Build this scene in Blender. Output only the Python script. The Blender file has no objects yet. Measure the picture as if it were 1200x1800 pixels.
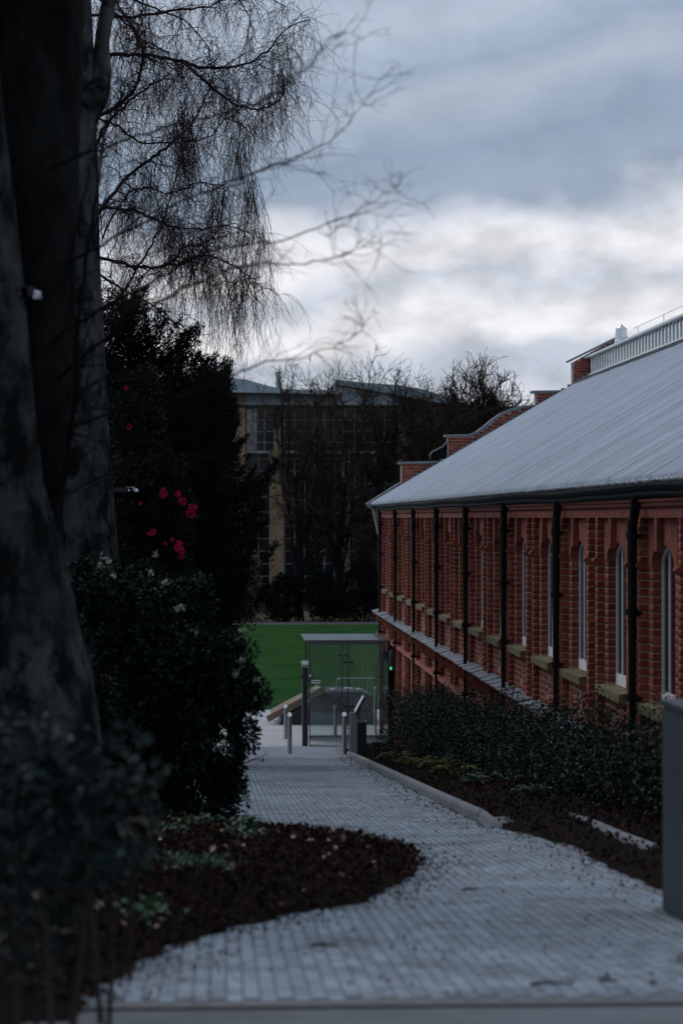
import bpy, math, random
import numpy as np
from mathutils import Vector

# ------------------------------------------------------------------ camera, sky, sun, exposure
SC = bpy.context.scene
COL = SC.collection
F = 4250.0                     # focal length in pixels of the 1200x1800 frame (85 mm on 36 mm height)
PLAZA = 6.3                    # camera height above the lower plaza
TH = math.atan(209.0 / F)      # camera turned a little to the right of the wall's direction
FWD = np.array([math.sin(TH), math.cos(TH), 0.0])
RGT = np.array([math.cos(TH), -math.sin(TH), 0.0])
CAM = np.array([0.0, 0.0, PLAZA])

cd = bpy.data.cameras.new('camera')
cam = bpy.data.objects.new('camera', cd)
COL.objects.link(cam)
cam.location = CAM
cam.rotation_euler = (math.radians(90), 0, -TH)
cd.sensor_fit = 'VERTICAL'
cd.sensor_height = 36.0
cd.lens = 85.0
cd.shift_y = 10.0 / 1800.0
cd.clip_start = 0.1
cd.clip_end = 3000
cd.dof.use_dof = True
cd.dof.focus_distance = 48.0
cd.dof.aperture_fstop = 2.6
SC.camera = cam

SUN_EL, SUN_AZ = 48.0, -48.0   # soft light from the pale part of the sky, ahead and to the left
world = bpy.data.worlds.new('World')
SC.world = world
world.use_nodes = True


def build_world():
    nt = world.node_tree
    N, L = nt.nodes, nt.links
    N.clear()
    out = N.new('ShaderNodeOutputWorld')
    bg = N.new('ShaderNodeBackground')
    L.new(bg.outputs[0], out.inputs[0])
    sky = N.new('ShaderNodeTexSky')
    sky.sky_type = 'NISHITA'
    sky.sun_disc = False
    sky.sun_elevation = math.radians(SUN_EL)
    sky.sun_rotation = math.radians(SUN_AZ)
    tc = N.new('ShaderNodeTexCoord')
    sep = N.new('ShaderNodeSeparateXYZ')
    L.new(tc.outputs['Generated'], sep.inputs[0])

    def noise(scale3, detail, rough, off=0.0):
        m = N.new('ShaderNodeMapping')
        m.inputs['Scale'].default_value = scale3
        m.inputs['Location'].default_value = (off, off * .7, off * .3)
        L.new(tc.outputs['Generated'], m.inputs[0])
        n = N.new('ShaderNodeTexNoise')
        n.inputs['Scale'].default_value = 1.0
        n.inputs['Detail'].default_value = detail
        n.inputs['Roughness'].default_value = rough
        L.new(m.outputs[0], n.inputs[0])
        return n.outputs[0]

    def math_(op, a, b=None, c=None):
        n = N.new('ShaderNodeMath')
        n.operation = op
        for i, v in enumerate((a, b, c)):
            if v is None:
                continue
            if isinstance(v, (int, float)):
                n.inputs[i].default_value = v
            else:
                L.new(v, n.inputs[i])
        return n.outputs[0]
    # elevation in degrees, bent by slow noise so the cloud layers wander
    el = math_('MULTIPLY', math_('ARCSINE', sep.outputs[2]), 57.2958)
    w1 = math_('MULTIPLY', math_('SUBTRACT', noise((9, 9, 18), 2, .45, 3.1), .5), 3.0)
    w2 = math_('MULTIPLY', math_('SUBTRACT', noise((30, 30, 50), 4, .5, 7.7), .5), 1.3)
    tilt = math_('MULTIPLY', sep.outputs[0], -6.5)
    e2 = math_('ADD', math_('ADD', math_('ADD', el, tilt), math_('ADD', w1, w2)), .55)
    mr = math_('DIVIDE', e2, 24.0)
    ramp = N.new('ShaderNodeValToRGB')
    L.new(mr, ramp.inputs[0])
    cr = ramp.color_ramp
    stops = [(0.0, (.45, .50, .59)), (2.4, (.60, .62, .69)), (3.1, (.46, .51, .60)), (3.8, (.50, .545, .63)),
             (4.4, (.82, .81, .84)), (5.2, (.76, .76, .80)), (5.8, (.56, .60, .68)), (6.3, (.79, .785, .82)),
             (6.8, (.70, .715, .77)), (7.6, (.315, .38, .49)), (8.6, (.275, .345, .46)), (9.9, (.41, .47, .57)),
             (10.7, (.315, .385, .505)), (11.9, (.43, .50, .61)), (15., (.36, .43, .54)), (24., (.34, .41, .52))]
    while len(cr.elements) < len(stops):
        cr.elements.new(0.5)
    for e, (p, c) in zip(cr.elements, stops):
        e.position = p / 24.0
        e.color = (*c, 1)
    # small puffs inside the layers
    pf = noise((40, 40, 66), 5, .52, 1.3)
    pr = N.new('ShaderNodeMapRange')
    pr.inputs['From Min'].default_value = .38
    pr.inputs['From Max'].default_value = .60
    pr.inputs['To Min'].default_value = .82
    pr.inputs['To Max'].default_value = 1.06
    L.new(pf, pr.inputs[0])
    hi = N.new('ShaderNodeMapRange')      # the higher layer is smooth, the lower one broken
    hi.inputs['From Min'].default_value = 6.5
    hi.inputs['From Max'].default_value = 8.0
    hi.inputs['To Min'].default_value = 1.0
    hi.inputs['To Max'].default_value = .30
    L.new(e2, hi.inputs[0])
    puff = math_('ADD', math_('MULTIPLY', math_('SUBTRACT', pr.outputs[0], .96), hi.outputs[0]), .98)
    mul = N.new('ShaderNodeVectorMath')
    mul.operation = 'SCALE'
    L.new(ramp.outputs[0], mul.inputs[0])
    L.new(puff, mul.inputs['Scale'])
    # thin breaks show the clear sky behind the cloud
    ns = N.new('ShaderNodeVectorMath')
    ns.operation = 'SCALE'
    ns.inputs['Scale'].default_value = 0.06
    L.new(sky.outputs[0], ns.inputs[0])
    mix = N.new('ShaderNodeMix')
    mix.data_type = 'RGBA'
    mix.inputs[0].default_value = 0.05
    L.new(mul.outputs[0], mix.inputs[6])
    L.new(ns.outputs[0], mix.inputs[7])
    L.new(mix.outputs[2], bg.inputs[0])
    bg.inputs[1].default_value = 1.0


build_world()
sd = bpy.data.lights.new('sun', 'SUN')
sd.energy = 1.0
sd.angle = math.radians(50)
sd.color = (1.0, .98, .97)
sun = bpy.data.objects.new('sun', sd)
COL.objects.link(sun)
_sdir = Vector((math.sin(math.radians(SUN_AZ)) * math.cos(math.radians(SUN_EL)),
                math.cos(math.radians(SUN_AZ)) * math.cos(math.radians(SUN_EL)), math.sin(math.radians(SUN_EL))))
sun.rotation_euler = _sdir.to_track_quat('Z', 'Y').to_euler()
SC.view_settings.view_transform = 'Standard'
SC.view_settings.look = 'None'
SC.view_settings.gamma = 1.0
SC.view_settings.use_curve_mapping = False
SC.view_settings.exposure = 0.15
SC.render.engine = 'CYCLES'
SC.cycles.max_bounces = 5
SC.cycles.diffuse_bounces = 3
SC.cycles.glossy_bounces = 2
SC.cycles.use_adaptive_sampling = True
SC.cycles.adaptive_threshold = .02
SC.cycles.transparent_max_bounces = 12

RNG = random.Random(7)
NPR = np.random.default_rng(11)

# ------------------------------------------------------------------ places


def depth_ray(px, py):
    return FWD + RGT * ((px - 600.0) / F) + np.array([0, 0, (910.0 - py) / F])


def at(px, py, Z):
    return CAM + depth_ray(px, py) * Z


def on_x(px, X, py=910):
    d = depth_ray(px, py)
    return CAM + d * (X / d[0])


def on_y(px, py, Y):
    d = depth_ray(px, py)
    return CAM + d * (Y / d[1])


def G(Y):
    """ground height along the sloping path; it runs out level on the plaza"""
    a = PLAZA - (1.14 + np.asarray(Y, float) / 12.9)
    k = 0.06
    return np.logaddexp(a / k, 0) * k


def on_ground(px, py, up=0.0):
    d = depth_ray(px, py)
    lo, hi = 1.0, 400.0
    for _ in range(60):
        m = (lo + hi) / 2
        p = CAM + d * m
        if p[2] > G(p[1]) + up:
            lo = m
        else:
            hi = m
    return CAM + d * lo


def pix(p):
    v = np.asarray(p, float) - CAM
    z = v @ FWD
    return 600 + F * (v @ RGT) / z, 910 - F * v[..., 2] / z, z

# ------------------------------------------------------------------ materials


MATS = {}


def mat(name, col, rough=.75, noise=None, bump=None, metal=0.0, spec=.5, island=0.0, ramp=None, stains=None,
        stretch=(1, 1, 1), coat=0.0, emit=None):
    m = bpy.data.materials.new(name)
    MATS[name] = m
    m.use_nodes = True
    nt = m.node_tree
    N, L = nt.nodes, nt.links
    b = N['Principled BSDF']
    b.inputs['Roughness'].default_value = rough
    b.inputs['Metallic'].default_value = metal
    b.inputs['Specular IOR Level'].default_value = spec
    if coat:
        b.inputs['Coat Weight'].default_value = coat
        b.inputs['Coat Roughness'].default_value = .2
    geo = N.new('ShaderNodeNewGeometry')
    mp = N.new('ShaderNodeMapping')
    mp.inputs['Scale'].default_value = stretch
    L.new(geo.outputs['Position'], mp.inputs[0])

    def tex(scale, detail=5.0, rgh=.6):
        n = N.new('ShaderNodeTexNoise')
        n.inputs['Scale'].default_value = scale
        n.inputs['Detail'].default_value = detail
        n.inputs['Roughness'].default_value = rgh
        L.new(mp.outputs[0], n.inputs[0])
        return n.outputs[0]

    def scale_by(c, f):
        s = N.new('ShaderNodeVectorMath')
        s.operation = 'SCALE'
        L.new(c, s.inputs[0])
        L.new(f, s.inputs['Scale'])
        return s.outputs[0]

    def rng(src, lo, hi, a=0., bb=1.):
        r = N.new('ShaderNodeMapRange')
        r.inputs['From Min'].default_value = a
        r.inputs['From Max'].default_value = bb
        r.inputs['To Min'].default_value = lo
        r.inputs['To Max'].default_value = hi
        L.new(src, r.inputs[0])
        return r.outputs[0]
    oi = N.new('ShaderNodeObjectInfo')
    add = N.new('ShaderNodeMath')
    add.operation = 'ADD'
    L.new(geo.outputs['Random Per Island'], add.inputs[0])
    L.new(oi.outputs['Random'], add.inputs[1])
    fr = N.new('ShaderNodeMath')
    fr.operation = 'FRACT'
    L.new(add.outputs[0], fr.inputs[0])
    if ramp:
        r = N.new('ShaderNodeValToRGB')
        while len(r.color_ramp.elements) < len(ramp):
            r.color_ramp.elements.new(.5)
        for i, (e, c) in enumerate(zip(r.color_ramp.elements, ramp)):
            e.position = i / (len(ramp) - 1)
            e.color = (*c, 1)
        L.new(fr.outputs[0], r.inputs[0])
        c = r.outputs[0]
    else:
        rgb = N.new('ShaderNodeRGB')
        rgb.outputs[0].default_value = (*col, 1)
        c = rgb.outputs[0]
        if island:
            c = scale_by(c, rng(fr.outputs[0], 1 - island, 1 + island))
    if noise:
        c = scale_by(c, rng(tex(noise[0]), 1 - noise[1], 1 + noise[1], .25, .75))
    if stains:      # (scale, low, high, colour): dirt with a shape of its own
        sc, lo, hi, sc_col = stains
        mx = N.new('ShaderNodeMix')
        mx.data_type = 'RGBA'
        L.new(rng(tex(sc, 7, .65), 0, 1, lo, hi), mx.inputs[0])
        L.new(c, mx.inputs[6])
        mx.inputs[7].default_value = (*sc_col, 1)
        c = mx.outputs[2]
    L.new(c, b.inputs['Base Color'])
    if bump:
        bp = N.new('ShaderNodeBump')
        bp.inputs['Strength'].default_value = bump[1]
        bp.inputs['Distance'].default_value = bump[2] if len(bump) > 2 else .01
        L.new(tex(bump[0], 6, .65), bp.inputs['Height'])
        L.new(bp.outputs[0], b.inputs['Normal'])
    if emit:
        b.inputs['Emission Color'].default_value = (*emit[0], 1)
        b.inputs['Emission Strength'].default_value = emit[1]
    return m


def glass_mat(name, tint, gloss=.12, rough=.02, haze=0.0):
    m = bpy.data.materials.new(name)
    MATS[name] = m
    m.use_nodes = True
    nt = m.node_tree
    N, L = nt.nodes, nt.links
    N.clear()
    o = N.new('ShaderNodeOutputMaterial')
    t = N.new('ShaderNodeBsdfTransparent')
    t.inputs[0].default_value = (*tint, 1)
    g = N.new('ShaderNodeBsdfGlossy')
    g.inputs['Roughness'].default_value = rough
    g.inputs['Color'].default_value = (.9, .95, .95, 1)
    f = N.new('ShaderNodeFresnel')
    f.inputs[0].default_value = 1.5
    ad = N.new('ShaderNodeMath')
    ad.operation = 'ADD'
    ad.inputs[1].default_value = gloss
    L.new(f.outputs[0], ad.inputs[0])
    mx = N.new('ShaderNodeMixShader')
    L.new(ad.outputs[0], mx.inputs[0])
    src = t.outputs[0]
    if haze:
        d = N.new('ShaderNodeBsdfDiffuse')
        d.inputs[0].default_value = (.55, .66, .66, 1)
        m2 = N.new('ShaderNodeMixShader')
        m2.inputs[0].default_value = haze
        L.new(t.outputs[0], m2.inputs[1])
        L.new(d.outputs[0], m2.inputs[2])
        src = m2.outputs[0]
    L.new(src, mx.inputs[1])
    L.new(g.outputs[0], mx.inputs[2])
    L.new(mx.outputs[0], o.inputs[0])
    return m


mat('brick', (0, 0, 0), .85, noise=(26, .35), bump=(90, .5, .004),
    spec=.2, stains=(1.1, .60, .78, (.10, .035, .026)), ramp=[(.165, .040, .027), (.29, .070, .039), (.23, .054, .034), (.37, .102, .050), (.19, .045, .032), (.31, .077, .043)])
mat('mortar', (.36, .32, .29), .95, noise=(12, .3), bump=(140, .5, .003))
mat('terracotta', (.27, .080, .056), .75, noise=(7, .35), bump=(60, .3, .004), spec=.2, stains=(4, .52, .72, (.085, .045, .038)))
mat('sandstone_sill', (.20, .155, .10), .9, noise=(14, .35), bump=(55, .5, .006), spec=.2, stains=(9, .40, .60, (.095, .092, .035)), island=.2)
mat('slate', (.17, .18, .21), .42, noise=(30, .25), bump=(60, .3, .004), island=.28)
mat('lead', (.16, .185, .215), .5, noise=(18, .25), bump=(30, .2, .004), spec=.5)
mat('gutter_paint', (.007, .013, .013), .65, noise=(14, .3), bump=(25, .12, .005), spec=.12)
mat('pipe_paint', (.004, .0045, .005), .5, noise=(20, .3), bump=(40, .15, .003), spec=.2)
mat('roof_metal', (.66, .69, .74), .36, noise=(2.2, .12), metal=.35, island=.12, bump=(2.5, .15, .012), stains=(1.1, .56, .85, (.44, .46, .48)))
mat('white_frame', (.78, .80, .80), .5, noise=(30, .1))
mat('window_glass', (.006, .008, .010), .12, spec=.25)
mat('paver', (.285, .328, .375), .85, noise=(.9, .22), bump=(120, .5, .003), island=.18, spec=.25, stains=(1.2, .52, .68, (.16, .178, .20)))
mat('paver_joint', (.17, .165, .17), .95, noise=(20, .3))
mat('plaza_paving', (.40, .40, .41), .85, noise=(.8, .2), bump=(30, .3, .004))
mat('concrete', (.16, .172, .186), .9, noise=(2.2, .25), bump=(40, .35, .004), spec=.15)
mat('kerb_stone', (.165, .175, .19), .8, noise=(7, .25), bump=(50, .4, .005), island=.12, stains=(6, .55, .75, (.09, .095, .09)))
mat('soil', (.012, .008, .007), .95, noise=(8, .5), bump=(25, .8, .03), spec=.05)
mat('leaf_litter', (.07, .04, .03), .9, spec=.08, ramp=[(.008, .005, .0048), (.022, .010, .0075), (.013, .007, .006), (.065, .034, .022), (.011, .008, .007), (.030, .014, .010)])
mat('pale_leaf', (.30, .22, .16), .8, island=.4)
mat('twig_wood', (.035, .024, .020), .85, noise=(40, .3))
mat('lawn', (.022, .066, .020), .95, noise=(.45, .35), bump=(9, .6, .03), spec=0.0, stains=(.13, .46, .72, (.036, .066, .019)))
mat('rough_ground', (.035, .037, .022), .95, noise=(.5, .4), bump=(6, .7, .05))
mat('asphalt', (.06, .062, .066), .9, noise=(3, .2), bump=(60, .3, .004))
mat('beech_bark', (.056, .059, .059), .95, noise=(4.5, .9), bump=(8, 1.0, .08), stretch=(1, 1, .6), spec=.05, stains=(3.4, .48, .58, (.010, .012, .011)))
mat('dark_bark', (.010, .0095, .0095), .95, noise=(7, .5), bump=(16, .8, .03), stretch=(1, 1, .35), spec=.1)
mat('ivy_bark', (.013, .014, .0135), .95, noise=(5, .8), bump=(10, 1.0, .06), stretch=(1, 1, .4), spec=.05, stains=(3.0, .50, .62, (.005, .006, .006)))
mat('twig', (.022, .011, .014), .85, noise=(4, .3), spec=.1)
mat('far_twig', (.045, .032, .025), .9, noise=(.7, .3), spec=.1)
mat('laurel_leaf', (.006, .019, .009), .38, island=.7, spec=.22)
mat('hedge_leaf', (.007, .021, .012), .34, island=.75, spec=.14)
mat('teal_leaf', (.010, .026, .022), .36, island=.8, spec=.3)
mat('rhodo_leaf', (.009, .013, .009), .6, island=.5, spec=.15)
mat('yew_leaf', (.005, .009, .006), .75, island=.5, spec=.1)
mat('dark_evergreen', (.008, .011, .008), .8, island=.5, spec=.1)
mat('brown_shrub', (.085, .055, .034), .85, island=.5)
mat('pale_brush', (.10, .085, .055), .85, island=.4)
mat('fern_leaf', (.085, .105, .020), .6, island=.5)
mat('weed_leaf', (.030, .085, .030), .5, island=.4)
mat('pale_bud', (.42, .40, .34), .7, island=.3)
mat('red_petal', (.46, .009, .062), .6, island=.5, spec=.15)
mat('daffodil', (.42, .26, .02), .6, island=.3)
mat('steel', (.36, .36, .37), .38, metal=.85, noise=(12, .15), bump=(200, .06, .002))
mat('bright_steel', (.72, .73, .75), .3, metal=.7)
mat('dark_metal', (.022, .023, .025), .45, noise=(20, .2))
mat('grey_panel', (.30, .31, .32), .5, noise=(8, .12))
mat('cabinet_paint', (.055, .068, .080), .65, noise=(3, .2), bump=(90, .2, .003), spec=.25, stains=(2.3, .60, .8, (.035, .042, .048)))
mat('timber', (.165, .115, .085), .8, noise=(6, .35), bump=(20, .5, .006), stretch=(.15, 1, 1), island=.2)
mat('mound_grey', (.10, .105, .115), .9, noise=(3, .3), bump=(30, .4, .006), spec=.1)
mat('pale_stone', (.55, .54, .52), .85, noise=(10, .2), bump=(20, .4, .01))
mat('grate', (.10, .10, .105), .5, metal=.5)
mat('lamp_lens', (.75, .78, .80), .25)
mat('green_led', (.02, .2, .06), .4, emit=((.05, 1.0, .35), .8))
mat('sandstone', (.26, .185, .120), .9, noise=(.6, .3), bump=(6, .3, .02), spec=.15, stains=(.5, .50, .72, (.14, .10, .072)), island=.12)
mat('metal_clad', (.27, .33, .37), .5, metal=.2, noise=(.6, .15), island=.15)
mat('slab_white', (.26, .28, .29), .7, noise=(1, .15))
mat('mullion', (.17, .19, .20), .5, noise=(2, .15))
mat('far_glass', (.012, .020, .026), .1, spec=.3, island=.4)
mat('clear_far_glass', (.05, .06, .07), .03, spec=1.0)
mat('slate_roof', (.10, .105, .12), .6, noise=(2, .3))
mat('house_brick', (.19, .085, .060), .9, noise=(3, .3), bump=(12, .3, .02))
mat('render_white', (.50, .50, .50), .85, noise=(1.5, .12))
mat('flue_green', (.30, .36, .33), .5, noise=(3, .1))
glass_mat('pane_glass', (.95, .975, .97), .0, .02, .05)
glass_mat('roof_glass', (.42, .56, .54), .06, .18, .30)
glass_mat('lantern_glass', (.86, .90, .92), .45, .05, .04)

# ------------------------------------------------------------------ mesh helpers


class MB:
    def __init__(self):
        self.v = []
        self.f = []

    def box(self, x0, x1, y0, y1, z0, z1, skip=''):
        b = len(self.v)
        self.v += [(x0, y0, z0), (x1, y0, z0), (x1, y1, z0), (x0, y1, z0), (x0, y0, z1), (x1, y0, z1), (x1, y1, z1), (x0, y1, z1)]
        fs = {'-z': (0, 3, 2, 1), '+z': (4, 5, 6, 7), '-y': (0, 1, 5, 4), '+x': (1, 2, 6, 5), '+y': (2, 3, 7, 6), '-x': (3, 0, 4, 7)}
        for k, q in fs.items():
            if k not in skip:
                self.f.append(tuple(i + b for i in q))
        return self

    def hexa(self, p8):
        b = len(self.v)
        self.v += [tuple(p) for p in p8]
        for q in ((0, 3, 2, 1), (4, 5, 6, 7), (0, 1, 5, 4), (1, 2, 6, 5), (2, 3, 7, 6), (3, 0, 4, 7)):
            self.f.append(tuple(i + b for i in q))
        return self

    def prism(self, poly, axis, a, b2):
        """extrude a polygon (list of 2-tuples) along axis from a to b2"""
        n = len(poly)
        b = len(self.v)

        def P(u, w, t):
            return (t, u, w) if axis == 'x' else ((u, t, w) if axis == 'y' else (u, w, t))
        self.v += [P(u, w, a) for u, w in poly] + [P(u, w, b2) for u, w in poly]
        self.f.append(tuple(b + i for i in range(n)))
        self.f.append(tuple(b + n + i for i in reversed(range(n))))
        for i in range(n):
            j = (i + 1) % n
            self.f.append((b + j, b + i, b + n + i, b + n + j))
        return self

    def tube(self, pts, rad, sides=6, cap=True):
        pts = np.asarray(pts, float)
        n = len(pts)
        if np.isscalar(rad):
            rad = [rad] * n
        t = np.gradient(pts, axis=0)
        t /= (np.linalg.norm(t, axis=1, keepdims=True) + 1e-9)
        ref = np.array([0, 0, 1.0]) if abs(t[:, 2]).mean() < .8 else np.array([1.0, 0.13, 0])
        u = np.cross(t, ref)
        u /= (np.linalg.norm(u, axis=1, keepdims=True) + 1e-9)
        w = np.cross(t, u)
        ang = np.arange(sides) * 2 * math.pi / sides
        ring = (pts[:, None, :] + np.asarray(rad)[:, None, None] * (np.cos(ang)[None, :, None] * u[:, None, :] + np.sin(ang)[None, :, None] * w[:, None, :]))
        b = len(self.v)
        self.v += [tuple(p) for p in ring.reshape(-1, 3)]
        for i in range(n - 1):
            for k in range(sides):
                k2 = (k + 1) % sides
                self.f.append((b + i * sides + k, b + i * sides + k2, b + (i + 1) * sides + k2, b + (i + 1) * sides + k))
        if cap:
            self.f.append(tuple(b + k for k in reversed(range(sides))))
            self.f.append(tuple(b + (n - 1) * sides + k for k in range(sides)))
        return self

    def lathe(self, prof, cx, cy, sides=16):
        b = len(self.v)
        n = len(prof)
        for r, z in prof:
            for k in range(sides):
                a = 2 * math.pi * k / sides
                self.v.append((cx + r * math.cos(a), cy + r * math.sin(a), z))
        for i in range(n - 1):
            for k in range(sides):
                k2 = (k + 1) % sides
                self.f.append((b + i * sides + k, b + i * sides + k2, b + (i + 1) * sides + k2, b + (i + 1) * sides + k))
        self.f.append(tuple(b + k for k in reversed(range(sides))))
        self.f.append(tuple(b + (n - 1) * sides + k for k in range(sides)))
        return self

    def mesh(self, name):
        me = bpy.data.meshes.new(name)
        me.from_pydata(self.v, [], self.f)
        me.update()
        return me

    def build(self, name, m, parent=None, smooth=False, **props):
        return link(name, self.mesh(name), m, parent, smooth, **props)


class Twigs:
    """many thin tubes built together in one go"""

    def __init__(self):
        self.g = {}

    def tube(self, pts, rad, sides=3, cap=False):
        self.g.setdefault((len(pts), sides), []).append((pts, rad))

    def build(self, name, m, parent=None, **props):
        V, FC, base = [], [], 0
        for (n, sides), items in self.g.items():
            p = np.array([i[0] for i in items], float)
            r = np.array([i[1] for i in items], float)
            t = np.gradient(p, axis=1)
            t /= np.linalg.norm(t, axis=2, keepdims=True) + 1e-9
            flat = (np.abs(t[:, :, 2]).mean(1) < .8)[:, None, None]
            ref = np.where(flat, np.array([0, 0, 1.0]), np.array([1.0, .13, 0]))
            u = np.cross(t, np.broadcast_to(ref, t.shape))
            u /= np.linalg.norm(u, axis=2, keepdims=True) + 1e-9
            w = np.cross(t, u)
            a = np.arange(sides) * 2 * math.pi / sides
            ring = p[:, :, None, :] + r[:, :, None, None] * (np.cos(a)[:, None] * u[:, :, None, :] + np.sin(a)[:, None] * w[:, :, None, :])
            V.append(ring.reshape(-1, 3))
            m_ = len(items)
            i0 = base + (np.arange(m_) * n * sides)[:, None, None] + (np.arange(n - 1) * sides)[None, :, None]
            k = np.arange(sides)[None, None, :]
            k2 = (np.arange(sides) + 1)[None, None, :] % sides
            FC.append(np.stack([i0 + k, i0 + k2, i0 + sides + k2, i0 + sides + k], -1).reshape(-1, 4))
            base += m_ * n * sides
        return link(name, np_mesh(name, np.concatenate(V), np.concatenate(FC)), m, parent, **props)


def link(name, me, m, parent=None, smooth=False, **props):
    if m and not me.materials:
        me.materials.append(MATS[m])
    if smooth:
        me.polygons.foreach_set('use_smooth', [True] * len(me.polygons))
    o = bpy.data.objects.new(name, me)
    COL.objects.link(o)
    if parent is not None:
        o.parent = parent
    for k, v in props.items():
        o[k] = v
    return o


def np_mesh(name, verts, faces):
    """verts (n,3), faces (m,k) all of one size"""
    verts = np.ascontiguousarray(verts, np.float32)
    faces = np.ascontiguousarray(faces, np.int32)
    me = bpy.data.meshes.new(name)
    k = faces.shape[1]
    me.vertices.add(len(verts))
    me.vertices.foreach_set('co', verts.ravel())
    me.loops.add(faces.size)
    me.loops.foreach_set('vertex_index', faces.ravel())
    me.polygons.add(len(faces))
    me.polygons.foreach_set('loop_start', np.arange(0, faces.size, k, dtype=np.int32))
    me.update(calc_edges=True)
    return me


def empty(name, loc=(0, 0, 0), label=None, cat=None, group=None):
    o = bpy.data.objects.new(name, None)
    COL.objects.link(o)
    o.location = loc
    o.empty_display_size = .2
    if label:
        o['label'] = label
    if cat:
        o['category'] = cat
    if group:
        o['group'] = group
    return o


ZERO = (0, 0, 0)


def leaves(name, pos, size, m, parent=None, up=.3, aspect=.45, rng=NPR, along=None, spread=1.0, fold=.25, **props):
    """one folded leaf (two quads, six points) at each position"""
    pos = np.asarray(pos, float)
    n = len(pos)
    d = rng.normal(size=(n, 3)) * spread
    if along is not None:
        d = d * .55 + along
    d[:, 2] += up * .3
    d /= np.linalg.norm(d, axis=1, keepdims=True) + 1e-9
    nr = rng.normal(size=(n, 3)) * .8
    nr[:, 2] += up * 2.2
    s = np.cross(d, nr)
    s /= np.linalg.norm(s, axis=1, keepdims=True) + 1e-9
    nn = np.cross(s, d)
    L_ = (np.asarray(size) * rng.uniform(.6, 1.3, n))[:, None]
    Wd = L_ * aspect
    base = pos
    mid = pos + d * L_ * .5
    tip = pos + d * L_ - nn * L_ * .12
    a = mid + s * Wd * .5 + nn * L_ * fold * .3
    b = mid - s * Wd * .5 + nn * L_ * fold * .3
    v = np.stack([base, a, tip, b], 1).reshape(-1, 3)
    i = np.arange(n)[:, None] * 4
    f = np.concatenate([i + np.array([[0, 1, 2]]), i + np.array([[0, 2, 3]])], 0)
    return link(name, np_mesh(name, v, f), m, parent, **props)


def ground_sheet(name, xs, ys, dz, m, **props):
    X, Y = np.meshgrid(xs, ys)
    Z = G(Y) + dz
    v = np.stack([X, Y, Z], -1).reshape(-1, 3)
    nx, ny = len(xs), len(ys)
    i = (np.arange(ny - 1)[:, None] * nx + np.arange(nx - 1)[None, :]).ravel()
    f = np.stack([i, i + 1, i + nx + 1, i + nx], 1)
    return link(name, np_mesh(name, v, f), m, None, True, **props)


def inside(poly, x, y):
    poly = np.asarray(poly)
    x = np.asarray(x, float)
    y = np.asarray(y, float)
    c = np.zeros(x.shape, bool)
    j = len(poly) - 1
    for i in range(len(poly)):
        xi, yi = poly[i]
        xj, yj = poly[j]
        hit = ((yi > y) != (yj > y)) & (x < (xj - xi) * (y - yi) / (yj - yi + 1e-12) + xi)
        c ^= hit
        j = i
    return c

# ------------------------------------------------------------------ ground, path, beds, lawn


ground_sheet('ground', np.array([-260, -120, -60, -30, -15, -8, -4, 0, 4, 8, 15, 30, 60, 120, 260.]),
             np.concatenate([np.linspace(-40, 80, 121), np.array([100, 140, 200, 300, 500, 900.])]), -.05, 'rough_ground', kind='structure')

bed_px = [(380, 1432), (430, 1447), (480, 1468), (560, 1474), (640, 1481), (700, 1489), (728, 1497), (743, 1520), (728, 1546),
          (680, 1574), (640, 1589), (560, 1599), (470, 1622), (380, 1646), (300, 1674), (240, 1702), (195, 1735), (150, 1790)]
bed_left = [tuple(on_ground(*p)[:2]) for p in bed_px]
bed_left_poly = bed_left + [(bed_left[-1][0] - .6, 8.0), (-7, 7), (-7, 45), (-.55, 45), (-.45, 33), (bed_left[0][0] - .3, bed_left[0][1] + 2.5)]
right_px = [(612, 1331), (700, 1376), (770, 1412), (840, 1447), (900, 1462), (960, 1476), (1010, 1494), (1060, 1520), (1110, 1545), (1165, 1578)]
bed_right = [tuple(on_ground(*p)[:2]) for p in right_px]
path_poly = [(-1.55, 9.3), (2.9, 9.3), (2.75, 13.6)] + bed_right[::-1] + [(2.85, 63), (4.62, 64.2), (4.62, 73.5), (-8, 73.5), (-8, 62), (-.6, 50), (-.5, 33), (-1.55, 20)]

# bedding under the paving
ys = np.linspace(9.2, 66, 150)
ground_sheet('path_bedding', np.linspace(-1.7, 3.6, 12), ys, -.006, 'paver_joint', kind='structure')
ground_sheet('plaza', np.linspace(-14, 14, 8), np.linspace(65.7, 79.6, 60), -.006, 'plaza_paving', kind='structure')
# the channel and the level slab nearest the camera
ch = MB()
ch.hexa([(-3, 9.02, G(9.02) - .2), (4.2, 9.12, G(9.12) - .2), (4.2, 9.30, G(9.3) - .2), (-3, 9.20, G(9.2) - .2),
         (-3, 9.02, G(9.02) - .012), (4.2, 9.12, G(9.12) - .012), (4.2, 9.30, G(9.30) - .016), (-3, 9.20, G(9.2) - .016)])
ch.build('drain_channel', 'asphalt', kind='structure')
ground_sheet('upper_pavement', np.linspace(-3, 4.2, 6), np.linspace(-3, 9.05, 24), -.002, 'concrete', kind='structure')

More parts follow.
